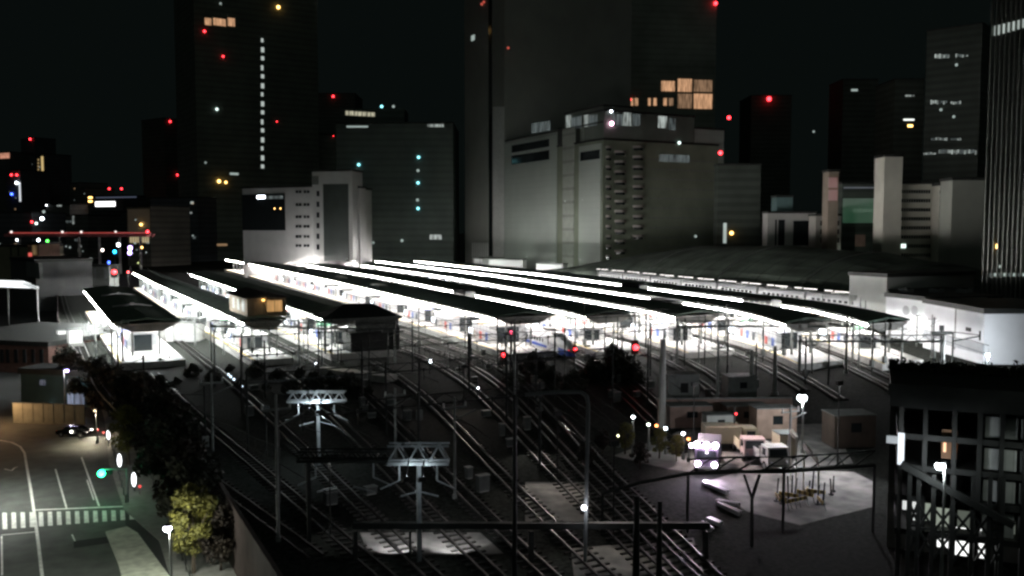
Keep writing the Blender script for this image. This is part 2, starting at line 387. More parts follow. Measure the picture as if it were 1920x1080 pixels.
# peaked end of roof 3
X = TX(42, 156); o = thing('platform_roof_peak', (X + 6.3, 155, 12.3), 0, 'dark hipped little roof standing at the near end of the third platform', 'roof')
m = MB(); m.add([(-7.6, -3, 0), (7.2, -3, 0), (7.2, 4, 0), (-7.6, 4, 0), (-2.5, .5, 2.3), (2.5, .5, 2.3)], [(3, 2, 1, 0), (0, 1, 5, 4), (2, 3, 4, 5), (1, 2, 5), (3, 0, 4)]); put('hip_roof', m, M_dark, o)
m = MB(); m.b(-7.6, 7.2, -3.06, -3.0, -.5, .0); put('fascia', m, M_steel, o)
for s in (-6.9, 6.5):
    m = MB(); m.b(s - .18, s + .18, -2.6, -2.3, -6.2, -.05); put('post', m, M_dark, o)
m = MB(); m.b(-2.2, 7.0, -2.2, 3.0, -6.2, -2.6); put('lower_storey', m, M_dark, o); m = MB(); m.b(-1.2, 6.4, -2.0, 3.0, -2.59, -.3); put('upper_storey', m, M_steel, o)
m = MB(); m.b(-2.8, 7.4, -3.2, 3.4, -2.9, -2.65); put('balcony', m, M_dark, o)
# stair enclosures, waiting rooms
ordn = {1: 'leftmost platform', 2: 'second platform from the left', 3: 'third platform from the left', 4: 'long bright middle platform', 5: 'fifth platform', 6: 'sixth platform', 7: 'seventh platform', 8: 'rightmost platform'}
PW = {1: (8.2, 11), 2: (28.2, 7.6), 3: (42, 12), 4: (70.5, 13), 5: (87.6, 11.6), 6: (104.6, 11.6), 7: (122, 11), 8: (139.2, 10.5)}
YN = {1: 163, 2: 157, 3: 158, 4: 144, 5: 139, 6: 131, 7: 112, 8: 106}; YF = {1: 262, 2: 362, 3: 340, 4: 500, 5: 480, 6: 450, 7: 440, 8: 430}
random.seed(11)
for k, (x0, w) in PW.items():
    y = YN[k] + 8; n = 0
    while y < min(YF[k] - 30, 380):
        L = random.choice([9, 12, 15, 18])
        stairhouse(x0, w, y, L, 'white stair enclosure under the roof of the ' + ordn[k], 'stair enclosures on the ' + ordn[k], hh=random.choice([2.7, 3.1, 3.6]), inset=.2 if k in (2, 4) else .27)
        n += 1; y2 = y + L + 3
        for j in range(2):
            X = TX(x0, y2) + w * .33
            vending((X, y2 + j * 1.2, ZD + 1.1), -math.pi / 2 * 1, 'glowing white vending machine under the roof of the ' + ordn[k], 'vending machines on the ' + ordn[k])
        y = y2 + random.uniform(7, 12)
# hanging signs with coloured faces at the platforms
cs = [(1, .1, .1), (.1, .2, 1), (.9, .9, 1), (.1, .7, .3), (1, .5, .1)]
for k, (x0, w) in PW.items():
    for j in range(5):
        y = YN[k] + 6 + j * 17 + (k * 3) % 7; X = TX(x0, y)
        if y > YF[k] - 5: break
        m = MB(); m.b(X + 1.5, X + 4.2, y - .12, y + .12, 9.6, 10.3); m.b(X + 1.8, X + 1.86, y - .03, y + .03, 10.3, 11.8); m.b(X + 3.8, X + 3.86, y - .03, y + .03, 10.3, 11.8)
        put('hanging_sign', m, glow('sign%d' % ((j + k) % 5), cs[(j + k) % 5], 1.2), PL[k], world=True)
# white bullet train with blue skirt stripe at the near end between platforms 4 and 5
def car(name, L, wd, ht, nose, blue, loc, rz, label, group, wins=9, body=None):
    o = thing(name, loc, rz, label, 'train car', group)
    body = body or mat('train_white', (.72, .73, .75), .3, 0, .05, .5)
    def sec(y, s, zz=0):
        hw = wd / 2 * s; h2 = ht * (s * .75 + .25) if s < 1 else ht
        return [(-hw, y, .45), (hw, y, .45), (hw, y, .45 + (h2 - .45) * .62), (hw * .82, y, h2 - .25 * s), (hw * .4, y, h2), (-hw * .4, y, h2), (-hw * .82, y, h2 - .25 * s), (-hw, y, .45 + (h2 - .45) * .62)]
    secs = []
    if nose: secs += [sec(0, .16), sec(.6, .38), sec(1.8, .6), sec(3.6, .8), sec(6, .95), sec(8, 1)]
    else: secs += [sec(.0, 1)]
    secs += [sec(L, 1)]
    m = MB(); m.sweep(secs); put('body', m, body, o)
    y0 = 8.2 if nose else .5
    if blue:
        for s in (-1, 1):
            m = MB(); m.b(s * (wd / 2 + .004) - .012, s * (wd / 2 + .004) + .012, y0, L - .1, .9, 1.35); put('stripe', m, mat('train_blue', (.03, .09, .5), .4, 0, .05, 1), o)
        if nose:
            m = MB(); m.sweep([[(q[0] * 1.02, q[1] - .05, q[2] * .62 + .1) for q in sec(y, s_)] for y, s_ in ((-.03, .17), (.6, .40), (1.8, .62), (3.6, .81))]); put('nose_band', m, MATS['train_blue'], o)
    for s in (-1, 1):
        for i in range(wins):
            yy = y0 + 1.6 + (L - y0 - 3) * i / wins
            m = MB(); m.b(s * (wd / 2 + .006) - .015, s * (wd / 2 + .006) + .015, yy, yy + (L - y0 - 3) / wins * .62, 1.75, 2.45); put('window', m, M_glass, o)
    if nose:
        m = MB(); m.sweep([[(-.55, 3.2, 2.72), (.55, 3.2, 2.72), (.55, 3.4, 2.86), (-.55, 3.4, 2.86)], [(-.8, 5.2, 3.3), (.8, 5.2, 3.3), (.8, 5.3, 3.5), (-.8, 5.3, 3.5)]]); put('windscreen', m, M_glass, o)
        for s in (-1, 1):
            m = MB(); m.ball((s * .5, .55, 1.35), .14); put('headlight', m, M_red, o)
    m = MB()
    for yy in (3, 4.8, L - 4.8, L - 3):
        for s in (-.55, .55): m.cyl((s - .06, yy, .43), (s + .06, yy, .43), .42, .42, 12)
    put('wheels', m, M_dark, o)
    m = MB(); m.b(-.9, .9, L * .4, L * .4 + 3, ht + .004, ht + .35); put('roof_unit', m, M_wsteel, o)
    return o
def ontrack(x0, y, dy=20):
    return math.atan2(TX(x0, y + dy) - TX(x0, y), dy)
cl = ['white train car with a blue nose at the near end of the bright platform', 'second white car behind the blue-nosed train car', 'third white car behind the blue-nosed train car', 'fourth white car behind the blue-nosed train car']
y = 133
for i in range(4):
    L = 24.6; a = ontrack(82.9, y, L)
    car('train_car', L, 3.3, 4.0, i == 0, True, (TX(82.9, y), y, ZD + .29), -a, cl[i], 'cars of the blue-nosed white train', 10); y += 25.2
# a second train at the far right, seen as a chain of grey roofs
y = 150; nn = 7
for i in range(nn):
    L = 19.4; X = TX(170, y) + 2
    car('train_car', L, 3.0, 3.9, False, False, (X, y, ZD + 3.1), -.115, ['nearest', 'second', 'third', 'middle', 'fifth', 'sixth', 'farthest'][i] + ' grey roofed car of the train parked below the big dark canopy', 'cars of the grey train below the canopy', 8, mat('train_grey', (.45, .46, .47), .4, 0, .08, .5)); y += 20.3
m = MB()
for yy in range(140, 300, 6): m.b(TX(170, yy) + 4.6, TX(170, yy) + 4.75, yy, yy + 2.6 + (yy % 4), ZD + 7.2, ZD + 7.35)
o = thing('side_platform', (174, 150, ZD), 0, 'narrow platform strip beside the grey train with a broken row of lamps', 'platform')
put('lamp_row', m, glow('side_tube', (1, .95, .92), 3), o, world=True)
m = MB()
for yy in range(142, 300, 12): m.b(TX(170, yy) + 4.6, TX(170, yy) + 4.8, yy - .1, yy + .1, ZD + 2.81, ZD + 7.2)
put('lamp_posts', m, M_steel, o, world=True)
ps = [(TX(170, yy), yy) for yy in range(138, 310, 10)]
m = MB(); ribbon(m, ps, 4.2, 7.5, ZD + 2.81, ZD + 3.9); put('platform_floor', m, M_platf, o, world=True)
m = MB(); ribbon(m, ps, -1.0, 8.2, ZD + .01, ZD + 2.8); put('viaduct_base', m, M_conc, o, world=True)
# grey plant boxes on roofs 5..8 that break the line of light
for (px, py, x0, w, lab) in [(862, 552, 87.6, 2.6, 'dark plant box on the fifth platform roof near its middle'), (1238, 572, 104.6, 3, 'grey plant box on the roof of the sixth platform'), (1420, 568, 122, 3, 'grey plant box on the roof of the seventh platform'), (1183, 540, 122, 2.6, 'small dark plant box where the thin light line breaks')]:
    q = W(px, py, 12.2); o = thing('plant_box', (q.x + 1, q.y, 12.2), R(-5), lab, 'plant box', 'boxes on the platform roofs')
    m = MB(); m.b(-1.2, 1.4, -5, 5, -1.1, 1.0); put('casing', m, M_steel, o); m = MB(); m.b(-.9, 1.1, -4.4, 4.4, 1.003, 1.2); put('lid', m, M_dark, o)
    m = MB(); [m.b(-1.25, -1.203, -4.4 + i * 1.8, -3.2 + i * 1.8, -.2, .7) for i in range(5)]; put('louvres', m, M_dark, o)
# ------------------------------------------------------------------ buildings
class Bld:
    """building whose facade runs from pixel px0 at distance D0 to px1 at distance D1; local x along the facade, y into it"""
    def __init__(s, name, label, cat, px0, D0, px1, D1, ytop, thick, m, pyb=400, group=None, roof=True, zb=0):
        A = Wd(px0, pyb, D0); B = Wd(px1, pyb, D1); s.A = Vector((A.x, A.y)); s.B = Vector((B.x, B.y)); s.w = (s.B - s.A).length
        s.d = (s.B - s.A).normalized(); s.rz = math.atan2(s.d.y, s.d.x); s.t = thick
        s.h = Wd(px0, ytop, D0).z; s.o = thing(name, (A.x, A.y, zb), s.rz, label, cat, group); s.zb = zb; s.m = m
        mb = MB(); mb.b(0, s.w, 0, thick, .01, s.h - zb); s.wall = put('wall', mb, m, s.o)
        if roof:
            mb = MB(); mb.b(-.3, s.w + .3, -.3, thick + .3, s.h - zb + .003, s.h - zb + .9); put('roof', mb, M_dark, s.o)
    def fp(s, px, py):
        a, y, q = ray(px, py); dx, dy = rot(a, y); n = Vector((-s.d.y, s.d.x)); t = s.A.dot(n) / (dx * n.x + dy * n.y)
        P = Vector((dx * t, dy * t)); return (P - s.A).dot(s.d), H + q * t - s.zb
    def panel(s, px0, px1, py0, py1, m, name='window', out=.0, dep=.25, label=None, parent=None):
        ym = (max(py0, 0) + py1) / 2; u0, u1 = s.fp(px0, ym)[0], s.fp(px1, ym)[0]; xm = (px0 + px1) / 2; z1, z0 = s.fp(xm, py0)[1], s.fp(xm, py1)[1]
        mb = MB(); mb.b(u0, u1, -dep - out, -.004 - out, z0, z1); o = put(name, mb, m, parent or s.o, label); return o
    def rect(s, u0, u1, z0, z1, m, name='window', out=0, dep=.2, parent=None):
        mb = MB(); mb.b(u0, u1, -dep - out, -.004 - out, z0, z1); return put(name, mb, m, parent or s.o)
    def lampat(s, px, py, m, r, name='warning_light'):
        if m is M_red: r = max(.3, r * .62)
        u, z = s.fp(px, py); mb = MB(); mb.ball((u, -r * .9, z), r, 8, 6); return put(name, mb, m, s.o)
    def grid(s, u0, u1, z0, z1, nx, nz, ww, wh, m, name='window', lit=None, litm=None):
        ms = {}
        for j in range(nz):
            for i in range(nx):
                mm = litm if (lit and lit(i, j)) else m
                if mm.name not in ms:
                    b = MB(); b.b(-ww / 2, ww / 2, -.12, -.005, -wh / 2, wh / 2); ms[mm.name] = b.mesh(name, mm)
                o = bpy.data.objects.new(name, ms[mm.name]); COL.objects.link(o); o.parent = s.o
                o.location = (u0 + (u1 - u0) * (i + .5) / nx, 0, z0 + (z1 - z0) * (j + .5) / nz)
def dkb(n, c, st=None, v=.2): return mat(n, c, .7, 0, v, .08, stripes=st)
Mt1 = dkb('tower_olive', (.13, .15, .12), (2, 4.2, .75, .4)); Mt2 = dkb('tower_grey', (.24, .26, .22), (2, 4.2, .8, .35)); Mt3 = dkb('tower_dark', (.07, .085, .07), (2, 4, .7, .5))
Mw = dkb('pale_cladding', (.5, .49, .46)); Mg = dkb('panel_grey', (.33, .36, .33), (2, 3.2, .93, .12), .08)
M_wlow = winglow('office_lit', (.8, .9, .85), .55, .05, 1.2)
M_wlow2 = winglow('office_lit_dim', (.7, .85, .85), .16, .1, .8)
M_warm = winglow('warm_lit', (1, .55, .3), .75, .4, 1.2); M_warm2 = winglow('warm_lit_dim', (1, .6, .35), .3, .3, 1.2)
M_dot = glow('window_dot', (.75, .95, .9), 2.2); M_dotd = glow('window_dot_dim', (.7, .85, .8), .45)
# --- tower left
b = Bld('office_tower', 'tall dark tower with a vertical row of tiny lights and an orange lit top floor', 'tower', 372, 640, 600, 690, -60, 60, Mt1)
b.panel(384, 396, 34, 47, M_warm, 'lit_window'); b.panel(400, 423, 35, 48, M_warm, 'lit_window'); b.panel(427, 440, 34, 49, M_warm, 'lit_window')
for i in range(15):
    y = 72 + i * 16.9; b.panel(489.5, 495 if i % 3 else 493.5, y, y + (9 if i % 2 else 7), glow('stair_dot', (.8, .9, .85), .55), 'stair_window')
for x, y, m_, r in [(521, 14, M_ambl, 1.3), (383, 59, M_red, 1.3), (418, 106, M_red, 1.1), (519, 228, M_red, .6), (406, 205, M_dot, 1.0), (413, 7, M_dotd, .8), (385, 305, M_dotd, .7), (410, 340, M_ambl, 1.2), (423, 342, M_ambl, .9), (398, 459, M_ambl, .9)]: b.lampat(x, y, m_, r, 'warning_light' if m_ is M_red else 'room_light')
b.panel(431, 447, 324, 328, M_dotd); b.panel(404, 426, 457, 461, glow('amber_dim', (1, .6, .3), .25))
b = Bld('office_tower', 'nearly invisible slim tower left of the tall one, marked by red lights', 'tower', 312, 900, 372, 930, 222, 40, Mt3)
for x, y in [(318, 228), (332, 328), (364, 75)]: b.lampat(x, y, M_red, 1.6)
b = Bld('office_tower', 'dim square tower between the tall tower and the dark block', 'tower', 575, 700, 640, 720, 250, 40, Mt2)
b.lampat(625, 255, M_red, .4)
b = Bld('office_tower', 'black tower behind the dark block with a single red light on its corner', 'tower', 600, 1000, 668, 1000, 176, 50, Mt3); b.lampat(625, 181, M_red, 1.9)
b = Bld('office_block', 'wide dark block with a lit top floor strip and scattered cyan dots', 'office block', 632, 560, 850, 560, 232, 60, dkb('block_green', (.1, .125, .11), (2, 4, .8, .4)))
bb = Bld('roof_storey', 'low rooftop storey with yellowish lit windows on the wide dark block', 'roof storey', 640, 575, 760, 575, 204, 20, Mt3, zb=b.h + 1, roof=False)
for i, x in enumerate(range(648, 700, 8)): bb.panel(x, x + 6.5, 208 + i * .5, 216 + i * .4, winglow('top_lit', (.95, .9, .65), .7, .3, 1), 'lit_window')
b.panel(650, 690, 236, 239, M_dotd, 'lit_window')
b.panel(802, 832, 233, 238, M_wlow, 'lit_window'); b.panel(806, 828, 440, 449, M_wlow, 'lit_window')
for x, y, k in [(785, 295, 0), (784, 343, 0), (784, 391, 0), (783, 375, 1), (673, 309, 0), (784, 320, 1), (754, 451, 1), (716, 200, 0), (738, 200, 1), (700, 455, 1)]: b.lampat(x, y, M_dotd if k else glow('cyan_dot', (.3, .9, 1), 2.5), .9, 'room_light')
# --- white building with stair tower
b = Bld('apartment_building', 'pale building with a dark glazed corner and pairs of small windows', 'building', 455, 420, 600, 400, 354, 40, mat('pale_render', (.68, .67, .66), .8, 0, .08, .2))
g1 = b.panel(455, 535, 364, 432, M_glass, 'glazed_bay', dep=.4)
b.panel(484, 498, 367, 372, M_whl, 'lit_window', out=.42); b.panel(500, 532, 367, 373, M_wlow2, 'lit_window', out=.42)
for x in (516, 527): b.lampat(x, 391, M_ambl, .35, 'room_light')
for r_ in range(6):
    y = 357 + [0, 24, 47, 65, 84, 101][r_]
    for c in range(2):
        for k in range(2):
            x = 555 + c * 15 + k * 6; b.panel(x, x + 4, y, y + 5, M_glass, 'window')
    b.panel(593, 598, y + 3, y + 11, M_glass, 'window')
b2 = Bld('stair_tower', 'tall pale framed tower with a dark recessed glass face', 'building', 586, 396, 661, 392, 322, 12, MATS['pale_render'])
b2.panel(607, 654, 345, 490, mat('recess_glass', (.045, .055, .05), .3, 0, .2, .2), 'glass_face', dep=.3)
b2.panel(586, 597, 330, 346, M_steel, 'shade_panel')
for r_ in range(6): b2.panel(594, 599, 358 + r_ * 20, 368 + r_ * 20, M_glass, 'window')
b3 = Bld('stair_tower', 'narrow pale wing right of the framed tower with one bright lamp at its top', 'building', 656, 400, 675, 398, 353, 5, MATS['pale_render'])
b3.lampat(661, 367, M_whl, .7, 'wall_lamp')
for r_ in range(7): b3.panel(659, 664, 372 + r_ * 17, 382 + r_ * 17, M_glass, 'window')
# floodlight that washes the pale building's foot
q = Wd(560, 470, 392); o = thing('floodlight', (q.x, q.y, 9), 0, 'floodlight washing the foot of the pale building', 'floodlight')
m = MB(); m.cyl((0, 0, -9), (0, 0, 2.2), .12, .1); put('pole', m, M_steel, o); m = MB(); m.box((0, 0, 2.5), (1.2, .5, .6)); put('housing', m, M_dark, o)
e = Wd(575, 468, 402); lamp('POINT', (e - Vector((q.x, q.y, 9))).normalized() * 1.2 + Vector((0, 0, 2.6)), 5000, (1, .97, .95), o, .3, world=False)
m = MB(); m.box((0, .27, 2.5), (1, .04, .5)); put('lens', m, M_whl, o)
# --- big tower and department store along the tracks (x = const walls)
def sidey(px, x):                    # y on the line x=const seen at a pixel column
    az = TH + math.atan((px - 960) / F); return x / math.tan(az)
def Dof(x, y): return x * ST + y * CT
XB = 238
def sideB(name, label, cat, px0, px1, ytop, thick, m, x=XB, **k):
    return Bld(name, label, cat, px0, Dof(x, sidey(px0, x)), px1, Dof(x, sidey(px1, x)), ytop, thick, m, **k)
YC = sidey(1130, XB) - .6
def DY(px): x = YC * math.tan(TH + math.atan((px - 960) / F)); return Dof(x, YC)
b = sideB('office_tower', 'grey tower with fine vertical fins rising out of the picture', 'tower', 872, 946, -40, 90, dkb('fin_wall', (.3, .31, .28), None, .08))
b.panel(917, 923, -30, 480, M_glass, 'joint', dep=.3)
for i in range(7): b.panel(926 + i * 3, 927.4 + i * 3, 200, 482, M_wsteel, 'fin', dep=.7)
for i in range(8): b.panel(886 + i * 4, 887.5 + i * 4, 455, 482, M_wsteel, 'fin', dep=.5)
for x, y in [(909, 4), (905, 8), (955, 90)]: b.lampat(x, y, glow('dull_red', (1, .15, .1), .5), .8, 'room_light')
b.panel(884, 890, 66, 76, M_dotd)
b = Bld('office_tower', 'broad black tower behind the department store with a few lit rooms', 'tower', 948, 620, 1338, 640, -40, 60, dkb('tower_back', (.26, .29, .25), (2, 4.2, .85, .3)))
for x, y, m_, r in [(1341, 7, M_red, 2.0), (1146, 59, M_dot, 1.1), (1135, 8, glow('dull_red', (1, .15, .1), .5), .9), (1164, 133, M_dotd, .9), (1154, 146, M_dotd, .9)]: b.lampat(x, y, m_, r, 'room_light')
for i in range(4): b.panel(1077 + i * 4, 1079.4 + i * 4, 68 + i * 2, 82 + i * .5, M_wlow2, 'lit_window')
b.panel(1240, 1265, 152, 171, M_warm, 'lit_window'); b.panel(1271, 1297, 148, 172, M_warm, 'lit_window'); b.panel(1301, 1335, 150, 172, M_warm2, 'lit_window')
b.panel(1271, 1297, 176, 203, M_warm2, 'lit_window'); b.panel(1301, 1335, 176, 204, M_warm, 'lit_window')
for x0_, x1_ in [(1148, 1168), (1173, 1179), (1183, 1187), (1190, 1196), (1215, 1220), (1225, 1231), (1244, 1250), (1254, 1262)]:
    b.panel(x0_, x1_, 184, 198, M_warm2 if x1_ - x0_ > 6 else M_warm, 'lit_window')
b.lampat(1182, 187, M_red, 1, 'room_light')
b = sideB('department_store', 'pale panelled department store wall with two dark louvre bands near the top', 'department store', 947, 1130, 266, 75, Mg)
b.panel(949, 1046, 262, 500, mat('store_panel', (.42, .46, .42), .75, 0, .05, .1, stripes=(2, 3.2, .93, .1)), 'cladding_panel', dep=1.0)
b.panel(963, 1033, 267, 281, M_glass, 'louvre_band', out=1.0); b.panel(963, 1033, 287, 304, M_glass, 'louvre_band', out=1.0)
b.panel(1046, 1054, 240, 500, M_dark, 'recess'); b.panel(1057, 1078, 240, 500, mat('store_pier', (.36, .38, .34), .7, 0, .1, .3, stripes=(2, 7, .75, .2)), 'pier', dep=.8)
b.panel(1080, 1087, 240, 500, M_dark, 'recess'); b.panel(1088, 1129, 272, 500, MATS['store_panel'], 'cladding_panel', dep=1.0)
b.panel(1092, 1128, 283, 300, M_glass, 'louvre_band', out=1.0)
for x, y in [(1062, 377), (1095, 375)]: b.lampat(x, y, M_dotd, .6, 'wall_lamp')
for i in range(6): b.panel(1001 + i * 6, 1005 + i * 6, 231 - i * .8, 250 - i, M_wlow2, 'lit_window', out=1.0, dep=.5)
b = Bld('department_store', 'dark shop block with a woven pattern of ledges and a dim glazed crown', 'department store', 1130, DY(1130), 1345, DY(1345), 262, 60, dkb('weave_wall', (.2, .225, .17), None, .2))
for j in range(12):                      # stacked, staggered half drum balconies near the corner
    for c, (xc, rr) in enumerate(((1141, 7), (1162, 13), (1196, 13))):
        y = 276 + j * 18.5 + (c % 2) * 9
        if c == 2 and j > 9: continue
        u, z = b.fp(xc, y); r = rr / F * Dof(XB, YC); m = MB(); m.cyl((u, .3, z - .55), (u, .3, z + .55), r, r * .93, 18); m.sm = False
        put('balcony', m, mat('ledge_brown', (.3, .27, .25), .8, 0, .2, .3), b.o)
        m = MB(); m.cyl((u, .3, z - 1.7), (u, .3, z - .56), r * .8, r * .8, 18); put('balcony_recess', m, M_glass, b.o)
for j in range(11): b.panel(1214, 1344, 300 + j * 18, 302 + j * 18, M_steel, 'floor_line', dep=.12)
b.panel(1236, 1292, 290, 304, M_wlow2, 'lit_window')
b.lampat(1303, 443, M_dotd, .7, 'wall_lamp'); b.lampat(1272, 268, M_dot, .8, 'wall_lamp')
zc = Wd(1130, 262, Dof(XB, sidey(1130, XB))).z + .95
c2 = Bld('rooftop_pavilion', 'glazed crown storey with a pink star lamp on the department store', 'rooftop storey', 1131, DY(1131), 1300, DY(1300), 208, 18, dkb('crown', (.14, .16, .14)), zb=zc)
c3 = sideB('rooftop_pavilion', 'glazed crown storey with two bright panes at its left, above the store corner', 'rooftop storey', 1058, 1129, 215, 18, MATS['crown'], zb=zc)
for x0_, x1_, y0_, y1_, mm in [(1062, 1070, 216, 243, M_wlow), (1072, 1090, 219, 241, M_wlow2), (1096, 1103, 214, 238, M_wlow), (1105, 1120, 216, 236, M_wlow2), (1148, 1166, 214, 236, M_wlow2), (1168, 1183, 208, 236, M_wlow), (1186, 1200, 214, 236, M_wlow2), (1234, 1250, 218, 240, M_wlow), (1254, 1266, 222, 244, M_wlow2)]:
    (c2 if x0_ > 1130 else c3).panel(x0_, x1_, y0_, y1_, mm, 'lit_window')
c2.lampat(1145, 209, M_whl, .6, 'crown_lamp'); c2.lampat(1145, 232, glow('pink_star', (1, .55, .75), 12), 1.0, 'crown_lamp')
# --- buildings right of the store
def simple(label, px0, px1, D, yt, m, th=8, name='office_block', cat='building', **k): return Bld(name, label, cat, px0, D, px1, D, yt, th, m, **k)
b = simple('dim block behind the canopy with one yellow window', 1345, 1425, 430, 310, Mt3); b.lampat(1371, 437, M_ambl, .9, 'room_light'); b.panel(1356, 1362, 418, 456, M_dotd, 'pipe'); 
b.lampat(1350, 287, M_red, 1.6); b.lampat(1366, 221, M_red, 1.4)
b = simple('black far tower carrying the brightest red light', 1405, 1480, 800, 180, Mt3, 40, 'office_tower', 'tower'); b.lampat(1441, 186, M_red, 3.2); b.lampat(1525, 247, M_dotd, 1)
b = simple('pale framed building with tall dark openings', 1440, 1530, 380, 400, Mw)
b.panel(1453, 1456, 412, 460, M_glass); b.panel(1459, 1471, 412, 460, M_glass); b.panel(1487, 1527, 414, 460, M_glass)
b = simple('bluish plant storey on the pale framed building', 1456, 1486, 392, 370, mat('teal_wall', (.12, .2, .2), .7, 0, .1, .3), zb=20)
b = simple('thin sign tower with red and white panels', 1552, 1571, 330, 322, mat('sign_tower', (.3, .25, .2), .7, 0, .1, .3), 6, 'sign_tower', 'sign tower')
b.panel(1553, 1570, 333, 352, glow('sign_red', (1, .12, .08), .09), 'sign_panel'); b.panel(1553, 1570, 356, 376, glow('sign_red', (1, .12, .08), .09), 'sign_panel')
b = simple('small building with stacked ribbon windows under the sign tower', 1530, 1578, 345, 405, mat('ribbon_wall', (.4, .38, .34), .7, 0, .1, .3))
for y in (414, 430, 446): b.panel(1538, 1573, y, y + 9, M_glass)
b = simple('dark building carrying a wide green lit sign', 1578, 1656, 360, 345, Mt3)
sg = b.panel(1580, 1655, 372, 418, glow('green_sign', (.01, .5, .16), .06), 'sign_panel')
for i, x in enumerate([1600, 1606, 1611, 1617, 1622, 1628, 1634]):
    b.panel(x, x + 3.6, 391 + (i % 2), 398 - (i % 3 == 1) * 2, glow('sign_letter', (.5, .9, .6), .1), 'sign_letter', out=.26, dep=.05)
b.panel(1582, 1650, 351, 353, glow('sign_strip', (.5, .6, .8), .12), 'sign_strip'); b.panel(1603, 1622, 440, 462, mat('balcony_red', (.4, .24, .2), .7, 0, .2, .5), 'balcony')
b = simple('pale slab end wall joined to the building with rows of small windows', 1656, 1690, 300, 294, mat('beige_wall', (.6, .58, .5), .8, 0, .08, .2))
b = simple('pale office with eight rows of small dark windows', 1688, 1748, 305, 345, MATS['beige_wall'], 8)
for j in range(8):
    for i in range(12): b.panel(1690 + i * 4.6, 1693 + i * 4.6, 356 + j * 17, 362.5 + j * 17, M_glass if not (j == 6 and i < 2) else M_dot, 'window')
b = simple('rounded pale bay at the right end of the windowed office', 1760, 1784, 300, 348, MATS['beige_wall'], 8)
for j in range(9): b.panel(1762, 1780, 357 + j * 17, 363 + j * 17, M_glass, 'window')
b = simple('grey link between the windowed office and its end bay', 1748, 1760, 318, 352, M_steel, 6)
b = simple('blank grey block left of the finned tower', 1784, 1850, 285, 338, mat('blank_grey', (.3, .31, .27), .8, 0, .06, .2), 8)
b = Bld('office_tower', 'far dark tower with broken rows of bright office windows', 'tower', 1728, 520, 1830, 500, 60, 40, Mt3)
random.seed(3)
for (x0_, x1_, y, h_) in [(1753, 1778, 102, 8), (1792, 1815, 102, 6), (1745, 1775, 188, 8), (1783, 1802, 190, 6), (1746, 1776, 258, 7), (1783, 1800, 259, 5), (1732, 1756, 286, 5), (1760, 1830, 281, 9)]:
    x = x0_
    while x < x1_:
        b.panel(x, x + 2.6, y + random.uniform(-1, 1.5), y + h_ * random.uniform(.6, 1), M_wlow if random.random() < .7 else M_wlow2, 'lit_window'); x += 4
for x, y in [(1794, 122), (1789, 219), (1765, 206)]: b.lampat(x, y, M_dotd, .8, 'room_light')
b = simple('slender black tower with three lens shaped lights one above the other', 1672, 1726, 560, 150, Mt3, 30, 'office_tower', 'tower')
b.panel(1696, 1714, 178, 181, M_wlow, 'lit_window'); b.panel(1694, 1714, 223, 226, glow('lens', (.9, .95, .9), 1.5), 'lit_window'); b.panel(1702, 1711, 234, 238, M_ambl, 'lit_window')
b = simple('black tower with one faint lit window high up', 1575, 1640, 700, 150, Mt3, 30, 'office_tower', 'tower'); b.panel(1596, 1608, 167, 171, M_dotd)
# --- finned tower at the right edge
XR = 178; ya = sidey(1850, XR)
b = Bld('office_tower', 'near glass tower at the right edge with vertical fins and a lit upper floor', 'tower', 1850, Dof(XR, ya), 2150, Dof(XR, sidey(2150, XR)), -60, 60, mat('finned_glass', (.05, .055, .05), .3, 0, .3, .3, stripes=(2, 4, .5, .15)), pyb=600)
for i in range(16): b.panel(1853 + i * 9, 1855.2 + i * 9, -40, 600, mat('fin_bronze', (.16, .17, .15), .5, .3, .2, 1), 'fin', dep=.8)
for i in range(8): b.panel(1866 + i * 10, 1874 + i * 10, 48 - i * 2.4, 66 - i * 2.8, winglow('bright_floor', (.8, .92, .86), .65, .5, .6), 'lit_window', dep=.3)
b.panel(1870, 1874, 458, 466, M_ambl, 'room_light', out=.2); b.panel(1875, 1878, 497, 502, M_dotd, 'room_light', out=.2)
for i in range(9): b.panel(1856 + i * 9, 1861 + i * 9, 512, 518, M_dotd if i % 2 else M_wlow2, 'room_light', out=.1)
for i, x in enumerate([1852, 1858, 1866, 1874]): b.panel(x, x + 3, 560 + (i % 2) * 20, 568 + (i % 2) * 20, M_dotd, 'room_light', out=.1)
for i in range(5): b.panel(1857 + i * 14, 1863 + i * 14, 608, 655, glow('lobby', (.95, 1, .97), 1.1), 'lobby_window', out=.0, dep=.5)
# --- white station buildings right
Mws = mat('station_white', (.7, .71, .74), .7, 0, .05, .3)
b1 = Bld('station_building', 'pale grey station wing left of the white boxes with a small grille', 'station building', 1592, 215, 1662, 205, 516, 30, mat('station_pale', (.42, .44, .42), .8, 0, .1, .2), pyb=560)
b1.panel(1593, 1607, 553, 572, M_steel, 'grille')
b4 = Bld('station_building', 'white station box with two round marks on its wall', 'station building', 1660, 190, 1733, 178, 556, 18, Mws, pyb=600)
for x in (1699, 1715):
    u, z = b4.fp(x, 582); m = MB(); m.cyl((u, -.1, z), (u, -.005, z), 1.0, 1.0, 20); m2 = put('round_mark', m, mat('mark_grey', (.35, .35, .38), .6, 0, .05, 1), b4.o)
b5 = Bld('station_building', 'broad white station box with a joint down its middle', 'station building', 1732, 172, 1846, 150, 568, 18, Mws, pyb=600)
b5.panel(1791, 1792.2, 568, 655, M_steel, 'joint', dep=.1); b5.panel(1733, 1846, 632, 650, mat('base_grey', (.4, .42, .45), .8, 0, .1, .5), 'base_band', dep=.3)
b5.panel(1813, 1821, 614, 621, M_dark, 'vent')
